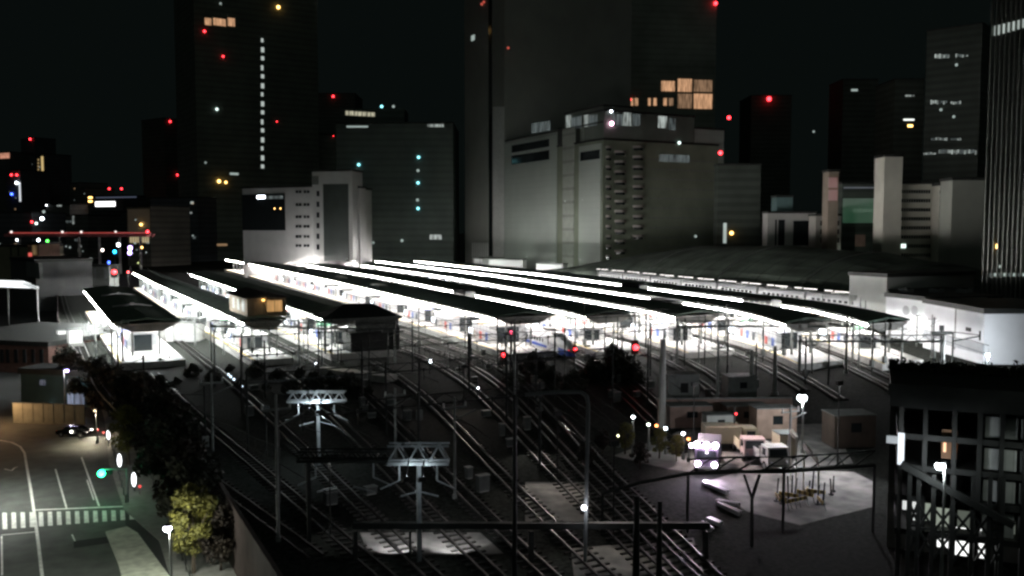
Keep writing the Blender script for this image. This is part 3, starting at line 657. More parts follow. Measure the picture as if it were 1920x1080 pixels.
for i, (px, py, s) in enumerate([(1755, 545, 3), (1808, 548, 4), (1700, 540, 2.5)]):
    q = Wd(px, py + 14, 190); o = thing('rooftop_unit', (q.x, q.y, 14), .3, ['small', 'wide', 'low'][i] + ' pale air unit on the dark roof behind the white station boxes', 'air unit', 'air units on the station roof')
    m = MB(); m.b(-s / 2, s / 2, -1, 1, -.5, 1.2); put('casing', m, M_galv, o); m = MB(); m.cyl((0, 0, 1.2), (0, 0, 1.5), .7, .7, 12); put('fan_ring', m, M_dark, o)
m = MB(); q = [Wd(1600, 560, 235), Wd(1660, 560, 235), Wd(1850, 560, 200), Wd(1850, 560, 172), Wd(1735, 560, 178), Wd(1665, 560, 196)]
m.prism([(p.x, p.y) for p in q[1:]], 0.03, 14.2)
solo('station_hall', m, mat('hall_roof', (.05, .055, .05), .8, 0, .3, .3), (q[2].x, q[2].y, 0), 'low dark flat roofed hall just behind the white station boxes', 'station building')
# --- great dark canopy
o = thing('canopy_roof', (225, 240, 5), 0, 'huge dark green vaulted canopy beyond the grey train', 'canopy')
prof = [(362, 8), (346, 10.5), (325, 14.5), (300, 18.5), (271, 21.6), (230, 22.3), (193, 20.8), (170, 18), (157, 15.7), (145, 12)]
S = []
for y, z in prof:
    X0, X1 = 192 - (y > 300) * (y - 300) * .1, 258; row = []
    for i in range(13):
        t = i / 12; x = X0 + (X1 - X0) * t; row.append((x, y, 9 + (z - 9) * math.sin(math.pi * t) ** .7 if z > 9 else z))
    S.append(row + [(x, y, zz - .4) for x, y, zz in row[::-1]])
m = MB(); m.sweep(S); m.sm = False
put('membrane', m, mat('canopy_membrane', (.12, .15, .12), .8, 0, .5, .12, stripes=(1, 9, .6, .08)), o, world=True)
for y, z in prof[2:-1]:
    for X in (193.5, 256):
        m = MB(); m.cyl((X, y, .02), (X, y, 9.6), .35, .3); put('column', m, M_wsteel, o, world=True)
m = MB()
for row in S: 
    m.path([Vector(p) + Vector((0, 0, .15)) for p in row[:13]], .18, 5)
put('ribs', m, M_steel, o, world=True)
# service huts beside the store (lit white)
for px0, px1, y0, y1, lab in [(888, 905, 484, 492, 'tiny lit white hut at the foot of the finned grey tower'), (916, 980, 486, 500, 'long white service shed at the foot of the panelled store'), (1005, 1055, 494, 508, 'white service shed with two dark chimneys by the store'), (1098, 1130, 505, 516, 'bright white hut at the left tip of the canopy')]:
    D = Dof(218, sidey((px0 + px1) / 2, 218)); b = Bld('service_shed', lab, 'shed', px0, D + 6, px1, D - 6, y0, 4, mat('shed_white', (.65, .66, .64), .7, 0, .1, .3), pyb=490, roof=False)
    b.panel(px0 + 2, px1 - 2, y0 + 2, y1 - 2, glow('shed_lit', (.9, .95, .9), .35), 'lit_window', dep=.1)
    mb = MB(); mb.b(-.2, b.w + .2, -.2, 4.2, b.h + .003, b.h + .4); put('shed_roof', mb, M_steel, b.o)
# added lamp masts, put in to brighten the buildings beyond the tracks
def mast(px, X, z, pw, tgt, lab, ang=120, y=None):
    y = sidey(px, X) if y is None else y; o = thing('added_lamp_mast', (X, y, 0), 0, lab, 'added lamp mast'); m = MB(); m.cyl((0, 0, .02), (0, 0, z), .15, .1); put('pole', m, M_steel, o)
    m = MB(); m.box((.4, 0, z + .1), (1, .5, .2)); put('lamp_head', m, M_dark, o); m = MB(); m.box((.4, 0, z - .05), (.7, .4, .06)); put('lens', m, glow('mast_lens', (.95, 1, .95), 2), o)
    lamp('SPOT', (X + .4, y, z - .15), pw, (.88, 1, .88), o, .3, ang, tgt, world=True)
mast(900, 200, 15, 11000, (238, 500, 22), 'added lamp mast before the finned grey tower')
mast(985, 200, 15, 19000, (238, 440, 26), 'added lamp mast before the panelled store wall')
mast(1085, 202, 15, 8000, (238, 385, 26), 'added lamp mast at the store corner by the canopy tip')
mast(1180, 262, 14, 3500, (285, 366, 28), 'added lamp mast before the woven store front, hidden by the canopy tip', 130)
mast(1560, 262, 14, 5500, (300, 236, 22), 'added unseen lamp mast behind the canopy below the sign tower', 130)
mast(1718, 150, 11, 2600, (172, 128, 9), 'added lamp mast before the white station boxes', 140, 118)
mast(1760, 262, 14, 8000, (290, 150, 20), 'added unseen lamp mast behind the canopy below the windowed office', 130)
# ------------------------------------------------------------------ far city at the left
Mc = [dkb('city%d' % i, c, (2, 3.6, .7, .4)) for i, c in enumerate([(.1, .11, .11), (.16, .16, .15), (.22, .2, .17), (.08, .09, .1)])]
far = [(-20, 22, 1100, 288, 0, 'dark block at the left edge with an orange lit sign panel on top'), (14, 42, 950, 322, 3, 'dark slab with two red lights and a white light bar on its edge'),
 (45, 70, 1300, 262, 3, 'slim black tower topped by one red light'), (62, 86, 1000, 292, 3, 'narrow tower outlined by golden light strips'), (88, 132, 900, 385, 1, 'low grey block right of the golden tower'),
 (133, 152, 1000, 345, 1, 'pale grey slab left of the thin reddish tower'), (153, 161, 980, 355, 2, 'thin reddish tower in the far city'), (168, 232, 900, 368, 0, 'dark block with a glowing white roof sign and two red lights'),
 (110, 165, 700, 405, 1, 'low pale block just above the red bridge'), (172, 205, 720, 398, 0, 'low dark block behind the violet lamps'), (238, 283, 560, 388, 2, 'brownish block at the right end of the red bridge with one orange light'),
 (283, 372, 640, 372, 3, 'black block between the brown one and the tall tower'), (-30, 60, 620, 400, 3, 'broad black block above the left end of the bridge')]
FB = []
for px0, px1, D, yt, k, lab in far: FB.append(Bld('city_building', lab, 'building', px0, D, px1, D * .98, yt, 30, Mc[k], pyb=430))
B_ = FB
B_[0].panel(0, 18, 287, 297, winglow('orange_sign', (1, .45, .3), .7, .5, .3, False), 'sign_panel')
B_[1].panel(36, 39, 342, 378, glow('light_bar', (.9, .95, 1), .8), 'light_bar'); B_[1].lampat(33, 343, M_whl, 1.3, 'roof_light')
for x in (23, 33): B_[1].lampat(x, 328, M_red, 1.7)
B_[1].lampat(24, 364, M_bluel, 1.3, 'roof_light'); B_[2].lampat(58, 261, M_red, 2.2)
gm = glow('gold_strip', (1, .72, .3), .6)
B_[3].panel(78, 82, 293, 345, gm, 'light_strip')
for i in range(9): B_[3].panel(71, 73.5, 298 + i * 6, 301.5 + i * 6, glow('gold_dim', (1, .7, .3), .3), 'light_strip')
B_[4].panel(107, 116, 383, 387, M_wlow, 'lit_window'); B_[4].lampat(88, 385, M_whl, .6, 'roof_light')
B_[7].panel(179, 216, 378, 387, glow('white_sign', (1, 1, 1), 3), 'sign_panel')
for x in (206, 229): B_[7].lampat(x, 354, M_red, 1.5)
B_[7].panel(166, 173, 369, 372, M_ambl, 'lit_window'); B_[7].panel(166, 173, 376, 379, M_ambl, 'lit_window'); B_[7].panel(180, 256, 369, 371, glow('blue_dim', (.5, .6, .9), .12), 'light_strip')
B_[8].panel(136, 139, 404, 420, M_wlow, 'lit_window'); B_[8].panel(112, 134, 414, 417, M_wlow2, 'lit_window')
for x, y, m_, r in [(81, 410, M_whl, 1.1), (61, 416, M_red, 1.1), (70, 419, M_dot, 1), (84, 397, M_dotd, 1)]: B_[12].lampat(x, y, m_, r, 'roof_light')
B_[9].lampat(163, 415, M_whl, 1.4, 'roof_light'); B_[9].lampat(171, 424, M_cyanl, 1.6, 'roof_light'); B_[9].lampat(197, 426, M_dot, .8, 'roof_light'); B_[9].lampat(167, 420, M_bluel, 1.3, 'roof_light')
B_[10].lampat(266, 421, M_ambl, .8, 'roof_light'); B_[10].panel(240, 281, 392, 436, glow('warm_light_wash', (1, .6, .25), .012), 'lit_face', dep=.05)  # faint glow over the front: warm light put into the face
for i in range(8): B_[10].panel(244 + i * 4.6, 247 + i * 4.6, 443, 455, glow('shop_glow', (1, .8, .45), .4), 'shop_window')
random.seed(41)
for b in FB[:13]:
    for _ in range(5):
        u = random.uniform(1, b.w - 1); z = random.uniform(b.h * .25, b.h * .95); mm = random.choice([M_dotd, M_wlow2, glow('amber_dim', (1, .6, .3), .25), M_wlow, M_dotd])
        s_ = random.uniform(.8, 2.2); b.rect(u - s_ * .6, u + s_ * .6, z - s_ * .4, z + s_ * .4, mm, 'lit_window')
# filler dark blocks with scattered windows further right behind everything
# red lit bridge
o = thing('rail_bridge', Wd(20, 445, 470), 0, 'long low bridge edged with a dim red light strip across the far left', 'bridge'); o.location.z = 0
A = Wd(18, 437, 470); B2 = Wd(282, 437, 455); zt = A.z
m = MB(); m.bar(Vector((A.x, A.y, zt - 1.1)), Vector((B2.x, B2.y, zt - 1.1)), 8, 1.6); put('deck', m, mat('bridge_red', (.35, .1, .1), .7, 0, .2, .2), o, world=True)
off = Vector((-.0, -4.1, 0)); m = MB(); m.bar(A + off + Vector((0, 0, .1)), B2 + off + Vector((0, 0, .1)), .2, .5); put('light_strip', m, glow('red_strip', (1, .1, .08), .4), o, world=True)
for i in range(7):
    p = A.lerp(B2, (i + .5) / 7); m = MB(); m.b(p.x - .6, p.x + .6, p.y - .8, p.y + .8, .02, zt - 2); put('pier', m, M_conc, o, world=True)
for x in (22, 117, 152, 216):
    p = Wd(x, 437, 462); m = MB(); m.ball((p.x, p.y - 4, p.z + .6), .55); put('bridge_lamp', m, glow('dim_white', (1, .9, .85), 1.6), o, world=True)
m = MB(); p = Wd(275, 436, 450); m.ball((p.x, p.y - 5, p.z + .5), .7); put('bridge_lamp', m, M_red, o, world=True)
# coloured signal lamps over the far tracks: each a mast with a lit head
sig = [(32, 450, M_whl, .5, 'white'), (72, 450, M_whl, .7, 'bright white'), (89, 452, M_grnl, .7, 'yellow green'), (108, 458, glow('navy_lamp', (.1, .1, .9), 1.5), .9, 'deep blue'), (131, 464, M_dotd, .5, 'faint left'),
 (124, 462, M_dotd, .4, 'fainter'), (192, 469, glow('pinkwhite', (1, .85, .75), 8), .7, 'pinkish white'), (215, 472, M_cyanl, .9, 'cyan'), (222, 459, M_whl, .9, 'white upper'), (244, 465, M_purl, 1.2, 'violet upper'), (243, 474, M_purl, 1.1, 'violet lower'),
 (204, 492, M_bluel, .7, 'blue lower'), (266, 464, M_ambl, .6, 'amber'), (274, 473, M_dotd, .4, 'tiny greenish'), (259, 493, glow('yel', (.9, 1, .4), 2), .35, 'tiny yellow'), (170, 484, M_dotd, .4, 'faint grey')]
for x, y, m_, r, nm in sig:
    D = 420; p = Wd(x, y, D); o = thing('signal_mast', (p.x, p.y, 0), 0, 'far signal mast with a ' + nm + ' lamp below the red bridge', 'signal mast', 'signal masts below the red bridge')
    m = MB(); m.cyl((0, 0, .02), (0, 0, p.z + .6), .12, .1, 6); put('mast', m, M_dark, o)
    m = MB(); m.ball((0, -.3, p.z), r * .8, 8, 6, (1, .6, 1.15)); put('signal_lamp', m, m_, o)
# station signals nearer
def signal(px, py, D, r, m_, label, base=None, zb=ZD, pw=0, colr=(1, .1, .05)):
    pw = pw * .3; r = r * .68; p = Wd(px, py, D); o = thing('railway_signal', (p.x, p.y, zb), 0, label, 'railway signal')
    z = p.z - zb; m = MB(); m.cyl((0, 0, .01), (0, 0, z + .8), .1, .08, 6); put('post', m, M_dark, o)
    m = MB(); m.box((0, -.02, z), (r * 2.6, .3, r * 5)); put('backplate', m, M_dark, o)
    m = MB(); m.ball((0, -.25, z), r, 10, 8); put('lens', m, m_, o)
    if pw: lamp('POINT', (0, -.8, z), pw, colr, o, .1, world=False)
    return o
signal(214, 510, 300, 1.1, M_red, 'big red signal beyond the leftmost roof'); signal(240, 510, 330, .5, M_red, 'small red signal at the far tip of the second platform lights')
signal(110, 505, 330, .8, glow('dull_red2', (1, .1, .05), .25), 'dull red signal left of the far tracks')
signal(612, 657, 165, .62, M_red, 'red signal standing before the third platform', pw=25); signal(943, 665, 136, .45, M_red, 'red signal at the left corner of the wide roof', pw=30); signal(957, 623, 140, .35, glow('pink_red', (1, .1, .2), 6), 'pinkish red signal under the wide roof end')
signal(1077, 655, 135, .35, M_red, 'red signal below the white train', pw=30); signal(1190, 651, 128, .6, M_red, 'wide red signal right of the white train', pw=30); signal(1377, 775, 92, .14, M_red, 'small dim red signal above the brown hoarding')
signal(867, 850, 92, .18, M_cyanl, 'small blue signal on the slim pole left of centre'); signal(592, 682, 150, .28, M_whl, 'white dot signal left of the red one'); signal(806, 677, 140, .3, M_whl, 'bluish white shunting lamp right of the third platform')
signal(895, 727, 118, .16, M_whl, 'tiny white shunting lamp in the dark yard'); signal(318, 676, 150, .16, M_whl, 'tiny lamp in the dark before the first platform')
for i, (x, y) in enumerate([(432, 706), (438, 711), (447, 717), (428, 702), (453, 724)]):
    p = W(x, y, ZD + .5); o = thing('ground_signal', (p.x, p.y, ZD), 0, 'tiny bluish white ground signal between the dark tracks, %s in its row from the platforms' % ['second', 'third', 'fourth', 'first', 'fifth'][i], 'ground signal', 'ground signals in a row')
    m = MB(); m.b(-.2, .2, -.15, .15, .01, .55); put('casing', m, M_dark, o); m = MB(); m.ball((0, -.2, .5), .17); put('lens', m, glow('gs', (.7, .85, 1), 3), o)
# ------------------------------------------------------------------ left: dark brick building, hoarding, awning
Mbr = mat('dark_brick', (.14, .075, .06), .85, 0, .3, 1.5)
b = Bld('brick_building', 'dark brick building at the left edge with tall narrow windows and a pale band', 'building', -140, 178, 92, 170, 640, 30, Mbr, pyb=700)
for i in range(4): b.panel(28 + i * 16, 34 + i * 16, 655, 680, M_glass, 'window')
for i in range(4): b.panel(-20 + i * 11, -15 + i * 11, 655, 680, M_glass, 'window')
b.panel(-140, 92, 704, 708, M_conc, 'pale_band', dep=.4); b.panel(24, 40, 712, 764, M_conc, 'pier', dep=.5)
b = Bld('station_lobby', 'glazed low building behind the pale hoarding with bluish lit doors', 'building', 40, 141, 168, 138, 700, 5, mat('teal_glass', (.04, .07, .07), .3, 0, .2, .5), pyb=740)
for x0_, x1_, s in [(129, 138, .5), (142, 158, .35), (76, 86, .15)]: b.panel(x0_, x1_, 712 if x0_ < 100 else 735, 722 if x0_ < 100 else 765, winglow('blue_door%d' % x0_, (.6, .72, 1), s, .3, 1.5), 'lit_door')
b.lampat(98, 764, M_whl, .35, 'door_lamp')  # stands in for a car light, placed on the lobby front
o = thing('hoarding', W(25, 792, 0), 0, 'pale beige site hoarding of upright panels along the far side of the road', 'hoarding')
A = W(25, 793, 0); B2 = W(160, 797, 0); d = (B2 - A); L = d.length; d.normalize(); o.rotation_euler.z = math.atan2(d.y, d.x); o.location = A
for i in range(14):
    m = MB(); m.b(i * L / 14 + .03, (i + 1) * L / 14 - .03, -.05 - (i % 2) * .05, .0, .02, 2.9); put('panel', m, mat('hoarding_beige', (.34, .33, .26), .7, 0, .15, .8), o)
m = MB(); m.b(-.05, L + .05, -.12, .06, 2.903, 3.0); put('top_rail', m, M_steel, o)
b = Bld('toll_hut', 'small pale hut between the hoarding and the trees', 'hut', 165, 139, 186, 137, 770, 3, mat('hut_green', (.4, .42, .36), .7, 0, .1, 1), pyb=790)
b.panel(168, 176, 776, 792, M_glass, 'door')
# lit white awning at left, far
o = thing('entrance_awning', Wd(0, 535, 260), 0, 'brilliantly lit white awning at the left edge with a thin pole', 'awning'); o.location.z = 0
A = Wd(-40, 527, 262); B2 = Wd(44, 530, 255); C3 = Wd(70, 540, 240)
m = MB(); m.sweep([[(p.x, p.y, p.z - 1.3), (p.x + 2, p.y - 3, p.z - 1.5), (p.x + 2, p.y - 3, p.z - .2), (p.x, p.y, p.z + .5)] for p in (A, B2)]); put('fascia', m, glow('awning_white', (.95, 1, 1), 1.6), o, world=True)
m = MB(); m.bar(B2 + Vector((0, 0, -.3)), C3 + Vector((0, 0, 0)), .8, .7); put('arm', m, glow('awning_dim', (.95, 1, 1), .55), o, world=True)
m = MB(); m.cyl((C3.x, C3.y, .02), C3, .2, .2); put('pole', m, M_wsteel, o, world=True)
for s in (-1.0, .5):
    p = A.lerp(B2, .5 + s * .3); m = MB(); m.cyl((p.x, p.y, .02), (p.x, p.y, p.z - 1), .25, .25); put('pole', m, M_steel, o, world=True)
b = Bld('station_shed', 'grey curved roof shed left of the far tracks', 'shed', 20, 330, 66, 300, 486, 18, mat('shed_grey', (.1, .1, .1), .8, 0, .2, .3), pyb=500)
b.panel(55, 80, 492, 520, M_steel, 'louvre_wall', dep=1)
b = Bld('low_block', 'low olive block under the left end of the bridge', 'block', -30, 420, 52, 410, 462, 20, mat('olive_wall', (.25, .24, .16), .8, 0, .1, .3), pyb=470)
for x in (20, 34): b.panel(x, x + 1.5, 463, 480, M_dark, 'joint')
b = Bld('low_block', 'red and orange lit shop front near the left signals', 'shop', 52, 400, 72, 398, 458, 12, mat('shop_wall', (.25, .15, .1), .8, 0, .1, .3), pyb=470)
b.panel(54, 60, 474, 484, glow('shop_red', (1, .15, .12), .8), 'lit_window'); b.panel(61, 70, 460, 478, winglow('shop_orange', (1, .65, .3), .25, .2, .5), 'lit_window')
# gantry signal box beyond platform 1
b = Bld('gantry_hut', 'small dark hut on the far tracks beside the big red signal', 'hut', 172, 330, 205, 328, 500, 5, M_steel, pyb=520, zb=ZD); b.panel(176, 180, 503, 522, M_galv, 'post'); b.panel(196, 200, 503, 522, M_galv, 'post')
# lit white boxes beside the left tracks
for px, py, s, lab in [(115, 628, 1.6, 'small white lit box left of the curving rails'), (141, 640, 2.6, 'larger white lit hut beside the curving rails'), (122, 665, .8, 'tiny pale box below the white lit boxes')]:
    p = W(px, py + 10, ZD); o = thing('relay_cabinet', (p.x, p.y, 0), .2, lab, 'relay cabinet'); zz = p.z
    m = MB(); m.b(-s * .5, s * .5, -1, 1, .02, zz + .0 + s * .3); put('plinth', m, M_conc, o); m = MB(); m.b(-s * .45, s * .45, -.9, .9, zz + s * .3 + .003, zz + s * 1.3); put('cabinet', m, glow('cabinet_glow', (1, 1, .97), .55 if s > 1 else .12), o)  # cabinet itself glows: lamplight put into its material
    m = MB(); m.b(-s * .5, s * .5, -1, 1, zz + s * 1.303, zz + s * 1.36); put('lid', m, M_steel, o)
# station frontage at platform 1's near end: low lit wall with posts
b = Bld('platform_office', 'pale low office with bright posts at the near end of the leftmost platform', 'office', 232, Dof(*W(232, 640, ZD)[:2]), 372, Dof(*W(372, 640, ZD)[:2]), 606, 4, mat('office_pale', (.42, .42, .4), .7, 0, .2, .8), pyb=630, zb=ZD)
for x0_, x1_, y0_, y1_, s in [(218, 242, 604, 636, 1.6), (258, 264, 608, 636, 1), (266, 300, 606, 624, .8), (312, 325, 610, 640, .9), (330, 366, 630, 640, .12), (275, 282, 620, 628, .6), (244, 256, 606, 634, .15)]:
    b.panel(x0_, x1_, y0_, y1_, glow('pofc%d' % int(s * 100), (1, .99, .97), s * .5), 'lit_panel', dep=.3)  # panels glow in place of platform light falling on the wall
# ------------------------------------------------------------------ street furniture
def streetlamp(px, py, pbx, pby, label, zb=0, pw=1500, col=(.93, .9, 1), gm=M_purl, r=.32, arm=.8, name='street_lamp', cat='street lamp', shade=True, spot=None):
    b_ = W(pbx, pby, zb); D = b_.x * ST + b_.y * CT; z = Wd(px, py, D).z - zb
    o = thing(name, (b_.x, b_.y, zb), 0, label, cat); top = Wd(px, py, D); dx, dy = top.x - b_.x, top.y - b_.y
    m = MB(); m.cyl((0, 0, .01), (0, 0, z + .3), .11, .07, 8); m.cyl((0, 0, z + .3), (dx, dy, z + .38), .05, .05, 6); m.cyl((0, 0, .01), (0, 0, .5), .2, .18, 8); put('pole', m, M_steel, o)
    if shade: m = MB(); m.cyl((dx, dy, z + .2), (dx, dy, z + .36), r * .75, r * .4, 12); put('lamp_shade', m, M_dark, o)
    m = MB(); m.ball((dx, dy, z), r, 12, 8, (1, 1, .75)); put('bulb', m, gm, o)
    if spot: lamp('SPOT', (dx, dy, z - r - .12), pw * .8, col, o, .12, spot, None, world=False, blend=.9)
    else: lamp('POINT', (dx, dy, z - r - .12), pw, col, o, .12, world=False)
    return o
streetlamp(125, 695, 122, 772, 'street lamp with a violet white glow before the dark brick building', pw=300)
streetlamp(314, 991, 322, 1120, 'near street lamp shining on the yellowish tree at the bottom left', pw=1300, col=(.95, .97, .85), gm=glow('near_bulb', (.85, .85, 1), 14))
streetlamp(-70, 775, -80, 960, 'added unseen street lamp on the left side of the road just outside the picture edge', pw=14000, col=(.95, 1, .92), spot=155)  # lamp out of view, added to brighten the road
streetlamp(-60, 960, -110, 1240, 'added unseen street lamp left of the near end of the road', pw=20000, col=(.93, 1, .88), spot=155)  # added out of frame and set high so its light spreads on the road
streetlamp(178, 770, 182, 832, 'warm street lamp standing at the bend of the road', pw=3800, spot=140, col=(1, .85, .6), gm=glow('warm_bulb', (1, .8, .5), 2), r=.2)
streetlamp(-10, 730, -14, 800, 'orange street lamp by the hoarding corner', pw=1500, col=(1, .6, .3), gm=glow('orange_bulb', (1, .6, .3), 3), r=.2)
# traffic light
b_ = W(240, 945, 0); D = b_.x * ST + b_.y * CT; h = Wd(190, 887, D); o = thing('traffic_light', (b_.x, b_.y, .16), 0, 'traffic light showing green on an arm over the road', 'traffic light')
dx, dy, z = h.x - b_.x, h.y - b_.y, h.z - .16
m = MB(); m.cyl((0, 0, .01), (0, 0, z + .5), .12, .09); m.cyl((0, 0, z + .4), (dx, dy, z + .4), .06, .05); put('pole', m, M_galv, o)
m = MB(); m.box((dx + .4, dy + .05, z), (1.35, .2, .45)); hs = put('housing', m, M_dark, o)
for i in range(3):
    m = MB(); m.cyl((dx + .0 + i * .42, dy - .055, z), (dx + i * .42, dy - .13, z), .17, .17, 14); put('lens', m, glow('signal_green', (.02, 1, .35), 18) if i == 0 else M_glass, hs)
m = MB(); m.ball((dx, dy - .2, z), .36); put('green_glow', m, glow('signal_green', (.02, 1, .35), 18), hs)  # oversized ball painting the glow around the green lens
lamp('POINT', (dx, dy - .8, z - .1), 60, (.1, 1, .4), o, .1, world=False)
# oval lit banners along the pavement
for px, py, s, lab in [(204, 815, .5, 'farthest of the three upright oval lit banners'), (225, 863, .62, 'middle upright oval lit banner on the pavement'), (252, 899, .62, 'nearest upright oval lit banner on the pavement')]:
    p = W(px, py + 22, .16); D = p.x * ST + p.y * CT; z = Wd(px, py, D).z - .16
    o = thing('lit_banner', (p.x, p.y, .16), -TH, lab, 'banner', 'oval lit banners'); m = MB(); m.cyl((0, .05, .01), (0, .05, z + .9), .05, .04, 6); put('pole', m, M_dark, o)
    m = MB(); m.ball((0, -.06, z), 1, 16, 10, (s * .42, .06, s * 1.25)); put('oval_panel', m, glow('oval', (.93, .96, 1), 3.2), o)
for px, py, lab in [(262, 912, 'small red tail marker near the nearest oval banner'), (183, 806, 'left one of two red dots at the road bend'), (194, 811, 'right one of two red dots at the road bend')]:
    p = W(px, py, 1.0); o = thing('red_marker_post', (p.x, p.y, .03), 0, lab, 'marker post'); m = MB(); m.cyl((0, 0, .01), (0, 0, 1.1), .06, .05); put('post', m, M_steel, o); m = MB(); m.ball((0, -.12, 1), .16); put('marker', m, glow('marker_red', (1, .05, .05), 1.2), o)
# pavement railing and bollards
o = thing('pavement_railing', (8, 60, .16), 0, 'dark railing along the outer edge of the pavement beside the trees', 'railing')
m = MB(); pts = [(8.6, 55 + i * 2.5) for i in range(32)]
for x, y in pts: m.cyl((x, y, .17), (x, y, 1.2), .035, .035, 5)
put('posts', m, M_dark, o, world=True); m = MB()
for z in (.6, 1.2): m.path([(x, y, z) for x, y in pts], .03, 5)
put('rails', m, M_dark, o, world=True)
for i in range(9):
    y = 97 + i * 3; m = MB(); m.cyl((0, 0, 0), (0, 0, .8), .09, .08, 8); m.ball((0, 0, .82), .09)
    o = solo('bollard', m, M_steel, (5.5, y, .16), 'short grey bollard on the kerb beside the green signal', 'bollard', 'bollards on the kerb', fix=False)
# fix bollard meshes: they were modelled at the origin
for o in bpy.data.objects:
    if o.name.startswith('bollard'):
        for v in o.data.vertices: v.co += Vector(o.location)
# parked car
def carobj(loc, rz, label, paint, group=None, lights=False):
    o = thing('parked_car' if not lights else 'car', loc, rz, label, 'car', group)
    m = MB(); prof = [(-2.2, .35), (-2.25, .75), (-1.9, .9), (-1.3, .95), (-.7, 1.42), (.75, 1.45), (1.45, .98), (2.1, .85), (2.25, .6), (2.2, .35)]
    m.sweep([[(y, x, z) if 0 else (x, y * (1 if z < .96 else .8), z) for x, z in prof] for y in (-.85, .85)]); put('body', m, paint, o)
    m = MB(); pr2 = [(-1.18, 1.0), (-.68, 1.36), (.72, 1.38), (1.3, 1.02)]
    m.sweep([[(x, y * (1 if z < 1.1 else .86), z) for x, z in pr2] for y in (-.865, .865)]); put('windows', m, M_glass, o)
    for sx in (-1.4, 1.4):
        for sy in (-.8, .8):
            m = MB(); m.cyl((sx, sy - .1, .33), (sx, sy + .1, .33), .33, .33, 14); w_ = put('wheel', m, mat('tyre', (.02, .02, .02), .9, 0, .1, 2), o); m = MB(); m.cyl((sx, sy - .11, .33), (sx, sy + .11, .33), .18, .18, 10); put('rim', m, M_galv, w_)
    for sy in (-.6, .6):
        m = MB(); m.ball((2.2, sy, .68), .12); put('headlight', m, glow('car_light', (1, 1, .85), 12) if lights else M_galv, o)
        m = MB(); m.ball((-2.22, sy, .78), .09); put('tail_light', m, mat('tail_red', (.4, .02, .02), .3, 0, 0, 1), o)
    return o
p = W(140, 818, 0); c_ = carobj((p.x, p.y, .04), -TH - .15, 'black car stopped at the bend in front of the hoarding', mat('car_black', (.015, .016, .018), .2, .3, .1, 1))
for sy in (-.6,): 
    m = MB(); m.ball((.2, -.95, .8), .14); put('side_lamp', m, glow('car_light', (1, 1, .85), 12), c_)
lamp('SPOT', (p.x + 2.5, p.y - .5, 1.0), 900, (1, .93, .75), None, .1, 110, (p.x - 2, p.y - 14, 0)).parent = None
bpy.data.objects['lamp_light.0'] if 0 else None
# ------------------------------------------------------------------ trees
random.seed(21)
M_bark = mat('bark', (.07, .055, .04), .9, 0, .3, 3)
def leafmat(n, c1, c2):
    if n in MATS: return MATS[n]
    m = mat(n, c1, .7, 0, .3, 1); nt = m.node_tree; bs = nt.nodes['Principled BSDF']
    nz = nt.nodes.new('ShaderNodeTexNoise'); nz.inputs['Scale'].default_value = .9; tc = nt.nodes.new('ShaderNodeTexCoord'); nt.links.new(tc.outputs['Object'], nz.inputs['Vector'])
    cr = nt.nodes.new('ShaderNodeValToRGB'); cr.color_ramp.elements[0].position = .38; cr.color_ramp.elements[1].position = .62
    cr.color_ramp.elements[0].color = (*c1, 1); cr.color_ramp.elements[1].color = (*c2, 1); nt.links.new(nz.outputs['Fac'], cr.inputs[0]); nt.links.new(cr.outputs[0], bs.inputs['Base Color']); return m
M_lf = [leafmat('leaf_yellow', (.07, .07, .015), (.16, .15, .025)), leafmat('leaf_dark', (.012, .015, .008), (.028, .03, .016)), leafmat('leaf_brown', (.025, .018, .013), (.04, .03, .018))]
def tree_proto(h, rad, nl, lm, label, cat='tree', shape=1.2, trunk=.35, ls=.32):
    o = thing('street_tree', (0, 0, 0), 0, label, cat)
    m = MB(); th_ = h * trunk; m.cyl((0, 0, 0), (.1, 0, th_), h * .028, h * .02, 8); cl = []
    for i in range(7):
        a = i * 2.4 + random.random(); r = rad * random.uniform(.35, .7); z = th_ + (h - th_) * random.uniform(.25, .8); p = Vector((r * math.cos(a), r * math.sin(a), z))
        m.cyl((.1, 0, th_ * random.uniform(.75, 1)), p * .5 + Vector((0, 0, th_ * .55)), h * .014, h * .009, 6); m.cyl(p * .5 + Vector((0, 0, th_ * .55)), p, h * .009, h * .004, 5)
    m.cyl((.1, 0, th_), (0, 0, h * .9), h * .018, h * .004, 6)
    put('trunk', m, M_bark, o)
    for i in range(26):
        a = random.uniform(0, 6.28); t = random.random() ** .6; z = random.uniform(0, 1); rr = rad * t * math.sin(math.pi * min(1, .12 + z * .86)) ** .6
        cl.append((rr * math.cos(a), rr * math.sin(a), th_ * .85 + (h - th_ * .85) * z, rad * random.uniform(.2, .38)))
    m = MB()
    for i in range(nl):
        c = random.choice(cl); d = Vector((random.gauss(0, 1), random.gauss(0, 1), random.gauss(0, .8))).normalized() * c[3] * random.uniform(.5, 1.1)
        p = Vector(c[:3]) + d; s = ls * random.uniform(.6, 1.3); u = Vector((random.gauss(0, 1), random.gauss(0, 1), random.gauss(0, 1))).normalized(); w = u.orthogonal().normalized(); v = u.cross(w)
        m.add([p - w * s, p - v * s * .55, p + w * s, p + v * s * .55], [(0, 1, 2, 3)])
    put('crown', m, lm, o, fix=False); return o
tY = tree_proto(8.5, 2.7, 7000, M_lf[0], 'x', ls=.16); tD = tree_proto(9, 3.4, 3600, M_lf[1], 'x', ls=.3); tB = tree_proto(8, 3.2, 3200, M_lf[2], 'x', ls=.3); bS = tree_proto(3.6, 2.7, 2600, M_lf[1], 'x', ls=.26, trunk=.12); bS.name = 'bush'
def plant(proto, x, y, z, sc, label, group):
    return dup(proto, None, (x, y, z), random.uniform(0, 6), label, group, sc)
